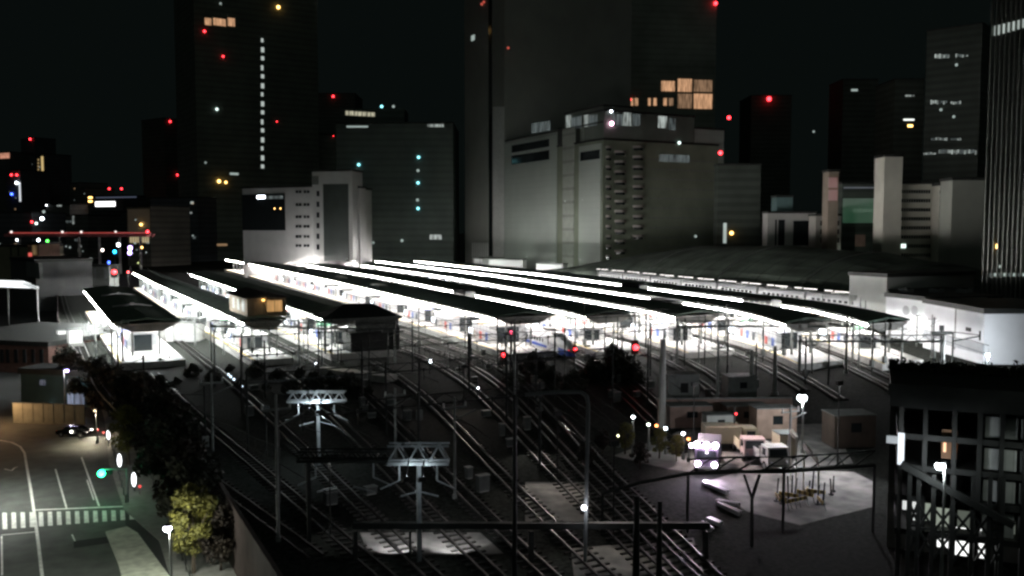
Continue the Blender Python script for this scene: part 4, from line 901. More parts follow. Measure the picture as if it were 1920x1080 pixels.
p = W(352, 1075, 0); plant(tY, p.x + .4, p.y - .5, .16, .8, 'yellowish lit tree beside the near street lamp', 'lit street trees')
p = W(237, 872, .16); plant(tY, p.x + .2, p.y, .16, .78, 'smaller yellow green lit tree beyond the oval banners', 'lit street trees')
rw = [(11.2, 74, .6), (10.6, 83, .85), (10.8, 89, .9), (10.2, 97, 1), (10.4, 105, 1.05), (10, 113, .95), (9.2, 124, 1.0), (7.6, 133, .9), (6.6, 141, .95), (4.2, 152, .9), (2.0, 160, .9), (.4, 168, .85)]
for i, (x, y, s) in enumerate(rw): plant(tD if i % 2 else tB, x, y, 0.02, s, 'dark street tree beside the track wall, the %s one from the camera' % ['first', 'second', 'third', 'fourth', 'fifth', 'sixth', 'seventh', 'eighth', 'ninth', 'tenth', 'eleventh', 'twelfth', 'thirteenth'][i], 'dark trees beside the track wall')
# dark trees and scrub in front of platform ends
sc_ = [(1000, 690, .9), (1035, 704, .6), (1110, 700, .8), (1150, 694, 1.25), (1190, 704, .7), (965, 712, .6), (1075, 716, .7)]
for i, (px, py, s) in enumerate(sc_):
    p = W(px, py + 14, ZD); plant(bS, p.x, p.y, ZD, s, 'dark round tree standing in front of the white train and platform ends', 'dark trees before the platform ends')
sc2 = [(250, 700), (270, 712), (330, 705), (400, 700), (450, 712), (590, 712), (500, 716), (545, 722), (650, 700), (300, 720), (690, 722), (520, 700), (560, 690), (480, 690), (430, 680), (360, 690), (300, 672), (660, 715), (700, 690), (620, 706)]
for i, (px, py) in enumerate(sc2):
    p = W(px, py + 16, ZD); plant(bS, p.x, p.y, ZD, [.35, .6, .28, .5][i % 4], 'low dark bush between the tracks before the left platforms', 'dark bushes before the left platforms')
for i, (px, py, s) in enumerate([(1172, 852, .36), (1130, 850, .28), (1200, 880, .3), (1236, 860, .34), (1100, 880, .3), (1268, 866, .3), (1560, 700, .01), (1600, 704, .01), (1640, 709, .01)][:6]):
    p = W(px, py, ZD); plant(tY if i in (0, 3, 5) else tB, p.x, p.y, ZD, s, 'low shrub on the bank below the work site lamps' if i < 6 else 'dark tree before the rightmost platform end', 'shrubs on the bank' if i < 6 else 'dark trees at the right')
for t in (tY, tD, tB, bS):
    for k in kids(t): bpy.data.objects.remove(k)
    bpy.data.objects.remove(t)
# ------------------------------------------------------------------ catenary, poles, gantries
def pole(px, pt, pb, r, label, zb=ZD, m=M_steel, arm=None, D=None, ins=True, name='catenary_pole'):
    b_ = W(px, pb, zb); D = b_.x * ST + b_.y * CT; z = Wd(px, pt, D).z - zb
    o = thing(name, (b_.x, b_.y, zb), 0, label, 'pole'); mb = MB(); mb.cyl((0, 0, .01), (0, 0, z), r, r * .7, 10); mb.cyl((0, 0, .01), (0, 0, .4), r * 1.7, r * 1.5, 10); put('shaft', mb, m, o)
    if ins:
        mb = MB(); mb.bar((-1.1, 0, z * .9), (1.1, 0, z * .9), .14); mb.bar((0, 0, z * .78), (2.0, 0, z * .86), .08); put('cross_arm', mb, m, o)
        for s in (-1, 1): mb = MB(); mb.cyl((s, 0, z * .9 + .07), (s, 0, z * .9 + .45), .09, .06, 8); put('insulator', mb, M_wsteel, o)
    return o
PO = [(522, 740, 1015, .14, 'thin grey pole in the dark left of the bottom gantry'), (400, 700, 880, .13, 'faint thin pole in the dark left yard'), (742, 728, 860, .13, 'slim pole just left of the lit lower gantry'), (853, 745, 935, .12, 'slim pole carrying the small blue signal'),
 (965, 600, 830, .16, 'tall pole before the end of the wide roof'), (1345, 640, 770, .2, 'dark pole right of the thick grey mast'), (1480, 760, 880, .16, 'dark pole behind the parked white truck'), (1408, 655, 745, .3, 'short dark thick pole before the seventh platform'),
 (1452, 648, 740, .32, 'dark thick pole with a light patch beside it'), (882, 625, 668, .16, 'short dark pole at the fence of the bright platform'), (1166, 610, 700, .2, 'dark pole in front of the fifth platform end'), (1190, 585, 680, .22, 'dark pole with a round head above the red signal'),
 (1310, 585, 680, .14, 'thin pole in front of the sixth platform lights'), (1345, 580, 690, .14, 'thin pole near the sixth roof tip'), (1610, 610, 690, .16, 'pole before the seventh roof tip'), (1586, 590, 700, .22, 'dark pole under the seventh roof tip'),
 (1690, 610, 690, .2, 'pole under the rightmost roof tip'), (1746, 590, 670, .13, 'thin pole before the white station box, left one'), (1522, 640, 700, .13, 'thin pole before the lit seventh platform'), (1660, 630, 690, .16, 'short pole left of the rightmost tip'),
 (231, 600, 690, .2, 'dark pole at the near end of the leftmost platform'), (180, 600, 672, .17, 'dark pole on the curving left rails'), (211, 612, 690, .17, 'dark pole nearest the leftmost platform edge'), (420, 600, 665, .13, 'thin pole at the second platform, leftmost'), (455, 605, 672, .13, 'thin pole at the second platform, second'), (477, 610, 668, .15, 'thin pole at the second platform below the cabin'), (520, 610, 680, .12, 'thin pole right of the cabin'),
 (578, 590, 680, .13, 'thin pole before the third platform, leftmost'), (604, 600, 690, .15, 'pole before the third platform beside the red signal'), (634, 605, 680, .13, 'thin pole before the third platform, right one'), (570, 615, 672, .13, 'shorter pole before the third platform'),
 (728, 615, 690, .15, 'thin pole at the right corner of the peaked roof'), (840, 640, 690, .12, 'thin pole in the fence of the bright platform')]
for q in PO: pole(*q)
pole(1241, 636, 830, .42, 'thick grey mast rising left of the work site', m=mat('mast_grey', (.3, .31, .29), .7, 0, .1, 1), ins=False, name='tall_mast')
pole(1192, 930, 1130, .24, 'thick black post at the bottom, left one of two', m=M_dark, ins=False, name='steel_post'); pole(1235, 940, 1130, .2, 'thick black post at the bottom, right one of two', m=M_dark, ins=False, name='steel_post')
pole(965, 740, 1100, .17, 'heavy dark post in the middle foreground', m=M_dark, ins=False, name='steel_post')
# T-shaped masts before the white station box
for px, lab in [(1763, 'dark cross shaped mast before the white station box')]:
    o = pole(px, 612, 690, .22, lab, m=M_dark, ins=False, name='catenary_mast'); mb = MB(); z = Wd(px, 624, Vector((o.location.x, o.location.y)).dot(Vector((ST, CT)))).z - ZD
    mb.box((0, 0, z), (3.4, .5, .5), -TH); mb.box((0, 0, z + .8), (.6, .5, .9), -TH); put('cross_bar', mb, M_dark, o)
o = pole(1785, 622, 690, .16, 'dark mast with a bracket arm before the white station box', m=M_dark, ins=False, name='catenary_mast'); mb = MB(); mb.bar((0, 0, 4.5), (4, -2, 5.3), .2); mb.bar((0, 0, 6), (4, -2, 5.5), .15); mb.bar((4, -2, 4.6), (4, -2, 6.2), .2); put('bracket_arm', mb, M_dark, o)
# lit trusses
def truss(pxa, pxb, py, D, h, label, lit, legs, zleg=ZD, lm=1400, gm=None, mt=None):
    A = Wd(pxa, py, D); B2 = Wd(pxb, py, D); A = Vector(A); B2 = Vector(B2); o = thing('catenary_gantry', (A.x, A.y, zleg), 0, label, 'gantry'); d = (B2 - A); L = d.length; d.normalize(); n = Vector((-d.y, d.x, 0)); z = Vector((0, 0, 1))
    mb = MB()
    for s in (-.45, .45):
        mb.bar(A + n * s, B2 + n * s, .28, .22); mb.bar(A + n * s + z * h, B2 + n * s + z * h, .12, .12)
        k = int(L / 1.1)
        for i in range(k):
            mb.bar(A + n * s + d * (L * i / k) + z * .0, A + n * s + d * (L * (i + .5) / k) + z * h, .1); mb.bar(A + n * s + d * (L * (i + .5) / k) + z * h, A + n * s + d * (L * (i + 1) / k), .1)
    mt = mt or M_galv; put('truss', mb, mt, o, world=True)
    for t in legs:
        p = A.lerp(B2, t); mb = MB(); mb.b(p.x - .13, p.x + .13, p.y - .13, p.y + .13, zleg + .01, p.z - .12); put('leg', mb, mt, o, world=True)
    for t in (.18, .8):
        p = A.lerp(B2, t); mb = MB(); mb.bar(p - z * .1, p - z * 1.3, .1); mb.bar(p - z * 1.3, p - z * 1.9 + d * 1.3 * (1 if t > .5 else -1), .08); mb.bar(p - z * 2.4 + d * .1, p - z * 2.0 + d * 1.5 * (1 if t < .5 else -1), .08); put('drop_arm', mb, M_galv, o, world=True)
    for t in lit:
        p = A.lerp(B2, t) - n * 2.2 + z * (-.6); q = A.lerp(B2, t); mb = MB(); mb.bar(q - n * .5 + z * .2, p + z * -.1, .1); mb.box(p, (.5, .25, .3)); put('work_lamp', mb, M_dark, o, world=True)
        mb = MB(); mb.box(p + n * .16, (.4, .06, .22)); put('lamp_lens', mb, glow('truss_lens', (.8, .95, 1), 4), o, world=True)
        lamp('POINT', p + n * .5 + z * .1, lm, (.8, .93, 1), o, .1)
    return o
truss(540, 648, 752, 85, .9, 'steel gantry brilliantly lit at its middle with one bright leg', (.42, .6), (.52,), lm=420)
truss(728, 842, 866, 60, 1.2, 'lower steel gantry lit pale cyan with triangular bracing', (.35, .6), (.5,), lm=70)
truss(560, 735, 862, 64, .7, 'dim gantry joined to the left of the cyan lit one', (), (.1,), lm=0, mt=M_dark)
# portals before the station
def portal(px0, px1, py, pb, label, zb=ZD, w=.3):
    A = W(px0, pb, zb); B2 = W(px1, pb, zb); DA = A.x * ST + A.y * CT; z = Wd(px0, py, DA).z
    B2 = Wd(px1, py, DA * 1.0); A2 = Wd(px0, py, DA); o = thing('catenary_portal', (A2.x, A2.y, zb), 0, label, 'portal')
    mb = MB(); mb.bar(A2, B2, w, w); mb.bar(A2 + Vector((0, 0, 1)), B2 + Vector((0, 0, 1)), w * .6); d = (B2 - A2); k = max(2, int(d.length / 2))
    for i in range(k): mb.bar(A2 + d * i / k, A2 + d * (i + .5) / k + Vector((0, 0, 1)), .1); mb.bar(A2 + d * (i + .5) / k + Vector((0, 0, 1)), A2 + d * (i + 1) / k, .1)
    put('beam', mb, M_steel, o, world=True)
    for p in (A2, B2): mb = MB(); mb.b(p.x - w / 2, p.x + w / 2, p.y - w / 2, p.y + w / 2, zb + .01, p.z + 1); put('leg', mb, M_steel, o, world=True)
    return o
portal(1270, 1600, 612, 680, 'long catenary portal before the sixth and seventh platforms'); portal(1500, 1770, 640, 700, 'catenary portal before the rightmost platforms'); portal(230, 365, 604, 648, 'catenary portal at the near end of the leftmost platform'); portal(395, 560, 612, 680, 'catenary portal below the amber cabin'); portal(560, 740, 616, 684, 'catenary portal before the third platform')
# fence along the bright platform
A = W(735, 655, ZD); B2 = W(985, 700, ZD); o = thing('track_fence', (A.x, A.y, ZD), 0, 'dark post and rail fence along the foot of the bright platform', 'fence'); d = B2 - A
mb = MB(); 
for i in range(26): p = A + d * i / 25; mb.cyl(p, p + Vector((0, 0, 1.3)), .07, .07, 5)
put('posts', mb, M_dark, o, world=True); mb = MB(); mb.bar(A + Vector((0, 0, 1.3)), B2 + Vector((0, 0, 1.3)), .12); mb.bar(A + Vector((0, 0, .7)), B2 + Vector((0, 0, .7)), .08); put('rails', mb, M_dark, o, world=True)
# arched pipe portal
b_ = W(1097, 1060, ZD); D = b_.x * ST + b_.y * CT; T_ = [Wd(x, y, D) for x, y in [(1097, 1060), (1100, 900), (1103, 760), (1100, 742), (1090, 735), (1040, 735), (985, 740)]]
T_ = [Vector(t) for t in T_]; T_[0].z = ZD + .01
o = thing('arched_pole', (T_[0].x, T_[0].y, ZD), 0, 'tall tubular portal pole with a rounded shoulder and a white lamp on its shaft', 'pole'); mb = MB(); mb.path(T_, .13, 10); put('tube', mb, mat('tube_grey', (.15, .16, .16), .5, .1, .15, 1), o, world=True)
p = Wd(1095, 952, D - .4); mb = MB(); mb.ball(p, .17); put('lamp', mb, glow('pole_lamp', (.9, .92, 1), 14), o, world=True); lamp('POINT', Vector(p) + Vector((-.1, -.5, -.1)), 60, (.9, .9, 1), o, .1)
# overhead foreground beam bridge (pipe bridge)
D = 60; A = Vector(Wd(662, 985, D)); B2 = Vector(Wd(1330, 985, D)); o = thing('pipe_bridge', (A.x, A.y, ZD), 0, 'black beam bridge on posts crossing the bottom of the yard', 'bridge')
mb = MB(); mb.bar(A, B2, .45, .4); put('beam', mb, M_dark, o, world=True)
for t in (.005, .16, .5, .99): p = A.lerp(B2, t); w = .28 if t != .16 else .12; mb = MB(); mb.b(p.x - w / 2, p.x + w / 2, p.y - w / 2, p.y + w / 2, ZD + .01, p.z - .4); put('post', mb, M_dark, o, world=True)
for t, pw in ((.12, 800), (.28, 800)):
    p = A.lerp(B2, t) + Vector((.3, 1.3, -.35)); mb = MB(); mb.box(p, (1.1, .3, .2)); put('under_lamp', mb, M_dark, o, world=True)
    lamp('SPOT', p + Vector((0, 0, -.15)), pw, (.95, .97, 1), o, .15, 95, W(745 if t < .2 else 850, 1019, ZD), blend=.5)
# yard lamp posts
def yardlamp(px, py, pb, pw, label, gm=None, col=(.9, .96, 1), r=.32):
    return streetlamp(px, py, px + .01, pb, label, ZD, pw, col, gm or glow('yard_bulb', (.85, .95, 1), 22), r, name='yard_lamp', cat='yard lamp')
yardlamp(1504, 746, 850, 1300, 'tall bright yard lamp in the middle right of the picture', r=.48)
yardlamp(1852, 665, 700, 9000, 'white lamp at the foot of the finned glass tower')
yardlamp(1763, 874, 1140, 220, 'glaring lamp beside the lattice steelwork at the right', r=.3)
for px, py, pb, pw, lab, gm in [(1187, 782, 850, 60, 'white lamp farthest left in the work site row', None), (1216, 796, 845, 40, 'pale green post lamp in the work site row', glow('gw', (.85, 1, .8), 9)), (1231, 798, 847, 25, 'orange red beacon in the work site row', glow('or', (1, .25, .05), 8)), (1248, 803, 852, 60, 'white lamp between the two orange beacons', None), (1281, 813, 862, 60, 'white lamp left of the glaring work vehicle', None), (1291, 823, 866, 25, 'orange beacon beside the glaring work vehicle', glow('or', (1, .25, .05), 8)), (1160, 817, 838, 12, 'small yellowish lamp at the left end of the work site', glow('yl', (1, 1, .6), 6))]:
    yardlamp(px, py, pb, pw, lab, gm, (1, 1, .85) if gm else (.9, .96, 1), .17)
# generator flood lamps that light the work area and the bare yard patches
def flood(px, pb, z, pw, tgt, label, col=(1, .92, .85), ang=90):
    b_ = W(px, pb, ZD); o = thing('flood_lamp_stand', (b_.x, b_.y, ZD), 0, label, 'flood lamp'); mb = MB(); mb.cyl((0, 0, .3), (0, 0, z), .07, .05, 6)
    for a in (0, 2.1, 4.2): mb.bar((0, 0, 1.2), (.9 * math.cos(a), .9 * math.sin(a), .03), .06)
    put('stand', mb, M_dark, o); mb = MB(); mb.box((0, 0, z + .2), (.7, .3, .4)); put('lamp_head', mb, M_dark, o)
    t = W(*tgt, ZD); lamp('SPOT', (b_.x, b_.y, ZD + z - .1), pw, col, o, .15, ang, t); return o
flood(1570, 875, 8, 9000, (1480, 915), 'flood lamp stand lighting the bare concrete from its right end', (.95, .95, 1), 110)
flood(1300, 850, 7, 7000, (1450, 900), 'flood lamp stand beside the glaring work vehicle', (1, .85, .85), 120)
flood(870, 760, 5, 1100, (880, 795), 'flood lamp stand above the brownish lit ballast', (1, .85, .75), 80)
flood(1010, 842, 4, 1100, (1005, 872), 'flood lamp stand above the pale lit ballast patch', (1, .95, .88), 75)
flood(1045, 900, 6, 1500, (1030, 945), 'flood lamp stand by the middle yard', (1, .9, .82), 85)
flood(1150, 1010, 7, 900, (1120, 1075), 'flood lamp stand near the bottom edge', (1, .95, .85), 70)
flood(640, 690, 4, 900, (665, 712), 'flood lamp stand lighting the pale retaining slab below the peaked roof', (1, .88, .7), 80)
flood(500, 860, 5, 40, (640, 905), 'flood lamp stand in the dark left yard', (1, .92, .85), 100)
flood(620, 1010, 6, 500, (640, 1015), 'flood lamp stand near the bottom left tracks', (.95, .95, .95), 60)
# bare concrete yard sheet
def yardpoly(name, pts, m, z=.01):
    P = [W(x, y, ZD) for x, y in pts]; g = MB(); g.prism([(p.x, p.y) for p in P], ZD + .002, ZD + z + .004)
    return solo(name, g, m, (P[0].x, P[0].y, ZD), None, None, kind='structure')
M_yard = mat('yard_concrete', (.17, .16, .15), .85, 0, .6, .5)
yardpoly('yard_ground', [(1320, 905), (1400, 880), (1600, 885), (1640, 905), (1640, 950), (1500, 985), (1400, 960)], M_yard, .02)
yardpoly('yard_ground', [(1150, 855), (1300, 800), (1560, 795), (1600, 870), (1330, 890), (1250, 880)], M_yard, .04)
yardpoly('yard_ground', [(675, 1000), (900, 1000), (945, 1040), (690, 1040)], M_yard, .06)
yardpoly('yard_ground', [(985, 905), (1100, 905), (1115, 985), (985, 985)], M_yard, .06)
yardpoly('yard_ground', [(1070, 1030), (1300, 1010), (1330, 1110), (1080, 1110)], M_yard, .06)
# pale kerb slab below the peaked roof
A = W(600, 700, ZD); B2 = W(735, 716, ZD); mb = MB(); mb.bar(A + Vector((0, 0, .5)), B2 + Vector((0, 0, .5)), 2.5, 1.0); solo('low_platform', mb, M_conc, (A.x, A.y, ZD), 'low pale slab lying before the peaked platform roof', 'slab')
# ------------------------------------------------------------------ work site things
def truck(loc, rz, label, paint, box, lights=False, tipper=False, name='truck'):
    o = thing(name, loc, rz, label, 'truck')
    m = MB(); m.sweep([[(y, -3.4, .55), (y, -3.45, 1.3), (y, -3.2, 2.35), (y, -1.75, 2.4), (y, -1.7, .55)] for y in (-1.05, 1.05)]); cab = put('cab', m, paint, o)
    m = MB(); m.add([(-.92, -3.46, 1.45), (.92, -3.46, 1.45), (.85, -3.27, 2.2), (-.85, -3.27, 2.2)], [(0, 1, 2, 3)]); m.add([(-.92, -3.44, 1.45), (.92, -3.44, 1.45), (.85, -3.25, 2.2), (-.85, -3.25, 2.2)], [(3, 2, 1, 0)]); put('windscreen', m, M_glass, cab)
    for s in (-1, 1): m = MB(); m.b(s * 1.06 - .012, s * 1.06 + .012, -2.95, -2.05, 1.45, 2.15); put('side_window', m, M_glass, cab)
    m = MB(); m.b(-.45, .45, -3.3, 3.4, .55, .8); put('chassis', m, M_dark, o)
    if tipper: m = MB(); m.b(-1.1, 1.1, -1.5, 3.4, .85, 1.0); m.b(-1.1, -1.03, -1.5, 3.4, 1, 1.7); m.b(1.03, 1.1, -1.5, 3.4, 1, 1.7); m.b(-1.1, 1.1, -1.5, -1.43, 1, 2.1); m.b(-1.1, 1.1, 3.33, 3.4, 1, 1.7); put('tipper_body', m, box, o)
    else: m = MB(); m.b(-1.12, 1.12, -1.5, 2.2, .85, 2.6); put('cargo_box', m, box, o)
    for sy in (-2.6, 1.4, 2.5):
        for s in (-.95, .95): m = MB(); m.cyl((s - .14, sy, .46), (s + .14, sy, .46), .46, .46, 14); w_ = put('wheel', m, mat('tyre', (.02, .02, .02), .9, 0, .1, 2), o); m = MB(); m.cyl((s - .15, sy, .46), (s + .15, sy, .46), .24, .24, 10); put('rim', m, M_galv, w_)
    for s in (-.75, .75): m = MB(); m.ball((s, -3.47, .95), .26 if lights else .13); put('headlight', m, glow('truck_light', (.95, .75, 1), 40) if lights else M_galv, o)
    m = MB(); m.b(-1, 1, -3.55, -3.47, .55, .78); put('bumper', m, M_steel, o)
    return o
M_tw = mat('truck_white', (.65, .65, .62), .4, 0, .1, 1); M_tc = mat('truck_cream', (.6, .52, .38), .5, 0, .1, 1)
def at(px, py): return W(px, py, ZD + .05)
truck(at(1432, 868), -.35, 'white truck facing the camera with a dark windscreen', M_tw, M_tw, tipper=True)
truck(at(1400, 852), -.5, 'pinkish white truck parked behind the front white one', mat('truck_pink', (.65, .5, .48), .4, 0, .1, 1), M_tc, tipper=True)
truck(at(1358, 842), 1.1, 'cream box truck behind the glaring vehicle', M_tc, M_tc)
t_ = truck(at(1328, 872), -.75, 'work vehicle with glaring pinkish violet headlights', mat('truck_violet', (.12, .1, .14), .4, 0, .1, 1), mat('truck_violet', (.12, .1, .14), .4, 0, .1, 1), lights=True, name='work_vehicle')
m = MB()
for s in (-.9, 0, .8): m.ball((s, -3.3, 2.75), .28)
m.ball((-1.4, -3.2, 2.6), .2); put('roof_lamps', m, MATS['truck_light'], t_)
l = lamp('SPOT', t_.location + Vector((0, -4.2, 1.2)), 1500, (.9, .75, 1), t_, .15, 130, t_.location + Vector((1, -18, -1))); lamp('POINT', t_.location + Vector((0, -3.9, 2.2)), 80, (.95, .8, 1), t_, .1)
for px, py, s, mm, lab in [(1346, 812, (3.2, 1.8, 2.2), M_tw, 'small white site cabin behind the cream truck'), (1470, 855, (1.8, 2, 2.4), M_tc, 'tan container right of the white truck'), (1395, 800, (5, 2.4, 2.6), mat('container_brown', (.25, .17, .14), .8, 0, .2, 1), 'brown container behind the trucks'), (1448, 820, (4.5, 2.4, 3.4), mat('container_tan', (.4, .28, .22), .8, 0, .2, 1), 'tall tan container in the back row'), (1290, 800, (5, 2.4, 2.6), MATS['container_brown'], 'brown container at the left of the back row'), (1590, 835, (4.5, 3, 3.5), mat('hut_brown', (.09, .065, .05), .8, 0, .2, 1), 'brown hut behind the flood lamp at the right'), (1275, 765, (4, 3, 4.5), M_steel, 'grey hut on the slab below the thick mast'), (1385, 745, (4, 3, 3), M_steel, 'grey hut before the short thick poles')]:
    p = at(px, py); o = thing('site_cabin', p, -TH + .1, lab, 'cabin', 'cabins and containers of the work site'); x, y, z = s
    m = MB(); m.b(-x / 2, x / 2, -y / 2, y / 2, .15, z); put('shell', m, mm, o); m = MB(); m.b(-x / 2 - .06, x / 2 + .06, -y / 2 - .06, y / 2 + .06, z + .003, z + .1); put('roof', m, M_steel, o)
    m = MB(); m.b(-x * .1, x * .15, -y / 2 - .03, -y / 2 - .003, z * .5, z * .78); put('window', m, M_glass, o)
    m = MB(); m.b(-x / 2 + .1, x / 2 - .1, -y / 2 + .1, y / 2 - .1, .0, .15); put('base', m, M_dark, o)
# brown hoarding behind the site
A = at(1262, 802); B2 = at(1520, 800); o = thing('hoarding', A, 0, 'reddish brown hoarding running behind the work site trucks', 'hoarding'); m = MB(); m.bar(A + Vector((0, 3, 1.4)), B2 + Vector((0, 3, 1.4)), .15, 2.8); put('panels', m, mat('hoarding_brown', (.3, .2, .17), .8, 0, .25, .6), o, world=True)
m = MB(); m.bar(A + Vector((0, 3, 2.9)), B2 + Vector((0, 3, 2.9)), .3, .15); put('cap_rail', m, M_steel, o, world=True)
# crane boom / leaning beams
for (x0, y0, x1, y1, D, lab) in [(1508, 834, 1535, 868, 76, 'pale leaning beam above the bare concrete'), (1484, 808, 1494, 822, 80, 'short pale leaning beam beside the dark pole')]:
    A = Vector(Wd(x0, y0, D)); B2 = Vector(Wd(x1, y1, D - 2)); m = MB(); m.bar(A, B2, .22, .3); m.bar(A + Vector((0, 0, .1)), Vector((A.x, A.y, ZD + .01)), .1); m.bar(B2, Vector((B2.x, B2.y, ZD + .01)), .1)
    solo('leaning_beam', m, mat('beam_cream', (.6, .58, .48), .6, 0, .1, 1), tuple(A), lab, 'beam')
# dark curved footbridge over the bare yard
pts = [Vector(Wd(x, y, 66)) for x, y in [(1130, 925), (1200, 905), (1290, 888), (1380, 884), (1470, 884), (1560, 878), (1640, 872)]]
o = thing('cable_bridge', (pts[0].x, pts[0].y, ZD), 0, 'black arched cable bridge in front of the bare lit concrete', 'bridge'); m = MB(); m.path(pts, .13, 8); m.path([p + Vector((0, 0, 1.1)) for p in pts[2:]], .07, 6)
for i in range(2, 6):
    for t in (0, .5): a = pts[i].lerp(pts[i + 1], t); b2 = pts[i].lerp(pts[i + 1], t + .5) + Vector((0, 0, 1.1)); m.bar(a, b2, .1)
put('tube_truss', m, M_dark, o, world=True)
for p in (pts[0], pts[2], pts[4], pts[6]): m = MB(); m.bar(p, (p.x, p.y, ZD + .01), .14); put('leg', m, M_dark, o, world=True)
A = Vector(Wd(1400, 890, 63)); m = MB()
for (x0, y0, x1, y1) in [(1395, 890, 1410, 935), (1424, 890, 1410, 935), (1410, 935, 1410, 985)]: m.bar(Wd(x0, y0, 63), Wd(x1, y1, 63), .16)
for z in (1410,): p = Vector(Wd(1410, 985, 63)); m.bar(p, (p.x, p.y, ZD + .01), .16)
solo('forked_post', m, M_dark, tuple(p), 'black post forked like a letter Y at the cable bridge', 'post')
# clutter of barriers, bars and stakes
random.seed(5)
for i in range(12):
    px = 1455 + i * 10 + random.uniform(-4, 4); py = 925 + random.uniform(-6, 22); p = at(px, py); m = MB(); h = random.uniform(1.0, 2.2)
    m.cyl(p, p + Vector((random.uniform(-.2, .2), 0, h)), .07, .06, 6); m.cyl(p, p + Vector((0, 0, .08)), .25, .22, 8)
    solo('stake', m, M_dark, tuple(p), 'short dark stake among the clutter on the bare concrete', 'stake', 'stakes on the bare concrete')
for i in range(9):
    px = 1462 + i * 9 + random.uniform(-4, 4); py = 940 + random.uniform(-8, 14); p = at(px, py); a = random.uniform(0, 3)
    o = thing('barrier', p, a, 'yellow and white low barrier amid the clutter on the bare concrete', 'barrier', 'barriers on the bare concrete'); m = MB(); m.b(-.8, .8, -.04, .04, .55, .85); put('board', m, mat('barrier_yellow', (.5, .36, .1), .6, 0, .2, 3, stripes=(0, .5, .25, .5)), o)
    m = MB(); [m.bar((s, -.3, 0), (s, 0, .9), .05) or m.bar((s, .3, 0), (s, 0, .9), .05) for s in (-.7, .7)]; put('legs', m, M_steel, o)
for (x0, y0, x1, y1, lab) in [(1318, 908, 1362, 928, 'shining pair of steel bars on the violet lit ground, upper one'), (1342, 944, 1384, 952, 'shining steel bar lying crosswise'), (1345, 948, 1386, 968, 'shining steel bar slanting below the crosswise one'), (1312, 986, 1332, 998, 'short shining steel bar low left'), (1326, 978, 1350, 988, 'short shining steel bar low right')]:
    A = at(x0, y0); B2 = at(x1, y1); m = MB(); m.bar(A + Vector((0, 0, .2)), B2 + Vector((0, 0, .2)), .2, .3); m.bar(A + Vector((.5, .3, .15)), B2 + Vector((.5, .3, .15)), .15, .2)
    solo('steel_bar', m, mat('bright_steel', (.7, .68, .72), .35, .3, .1, 1), tuple(A), lab, 'steel bar')
# overhead wires and scattered yard poles, so that the bright platforms are seen through a web of them
def wire(x0, y0, y1, label):
    ys = [y0 + 10 * i for i in range(int((y1 - y0) / 10) + 1)]; P0 = Vector((TX(x0, y0), y0, ZD + 6)); m = MB()
    for za, sag in ((5.3, 0), (6.6, 1.0)):
        P = []
        for i, y in enumerate(ys):
            for f_ in (0, .5): P.append(Vector((TX(x0, y + 10 * f_), y + 10 * f_, ZD + za - (sag * (.5 if i % 5 in (2,) else .35 if i % 5 in (1, 3) else 0)))))
        m.path(P, .045, 4)
    for i in range(0, len(ys)): m.cyl((TX(x0, ys[i]), ys[i], ZD + 5.3), (TX(x0, ys[i]), ys[i], ZD + 6.2), .02, .02, 4)
    solo('overhead_wire', m, M_dark, tuple(P0), label, 'overhead wire', 'overhead wires')
for t in TR[:15]: wire(t[0], max(t[1], 62), 240 if t[0] > 60 else 200, 'overhead wire hung above the ' + ' '.join(t[3].replace('pair of rails', 'rails').split()[:11]))
random.seed(31); npl = 0
for t in TR[:15]:
    y = max(t[1], 92) + random.uniform(0, 12)
    while y < 158:
        x = TX(t[0], y) + 2.1; o = thing('catenary_pole', (x, y, ZD), 0, 'slim dark catenary pole with one bracket arm, standing among the yard tracks', 'pole', 'slim catenary poles among the tracks'); hgt = random.uniform(7.2, 9)
        m = MB(); m.cyl((0, 0, .01), (0, 0, hgt), .13, .1, 7); put('shaft', m, M_dark, o)
        m = MB(); m.bar((0, 0, 6.5), (-2.1, 0, 6.7), .07); m.bar((0, 0, 5.4), (-2.1, 0, 5.35), .05); m.bar((0, 0, 7.1), (-1.4, 0, 6.6), .05); put('bracket_arm', m, M_dark, o)
        if random.random() < .5: m = MB(); m.b(-.3, .3, -.25, .25, 1.2, 2.3); put('switch_box', m, M_steel, o)
        y += random.uniform(16, 30)
random.seed(77)
for y, xa, xb, nm in [(74, 16, 41, 'nearest'), (93, 17, 62, 'second nearest'), (113, 20, 98, 'middle'), (134, 20, 112, 'farthest')]:
    o = thing('yard_gantry', (xa, y, ZD), 0, 'thin dark gantry spanning the yard tracks, the %s of four' % nm, 'gantry', 'thin gantries across the yard'); m = MB(); zt = 12.2
    m.bar((xa, y, zt), (xb, y, zt), .12); m.bar((xa, y, zt + .9), (xb, y, zt + .9), .1); k = int((xb - xa) / 1.6)
    for i in range(k): m.bar((xa + (xb - xa) * i / k, y, zt + (i % 2) * .9), (xa + (xb - xa) * (i + 1) / k, y, zt + ((i + 1) % 2) * .9), .06)
    put('lattice_beam', m, M_dark, o, world=True)
    x = xa
    while x <= xb + .1: m = MB(); m.cyl((x, y, ZD + .01), (x, y, zt + 1.2), .13, .11, 7); put('post', m, M_dark, o, world=True); x += (xb - xa) / max(2, round((xb - xa) / 15))
    x = xa + 2
    while x < xb: m = MB(); m.bar((x, y, zt), (x, y, ZD + 6.0), .07); m.bar((x, y, ZD + 6.4), (x + 1.8, y, ZD + 5.6), .05); m.cyl((x, y, ZD + 7), (x, y, ZD + 7.4), .1, .1, 6); put('drop_tube', m, M_dark, o, world=True); x += random.uniform(3.6, 5.2)
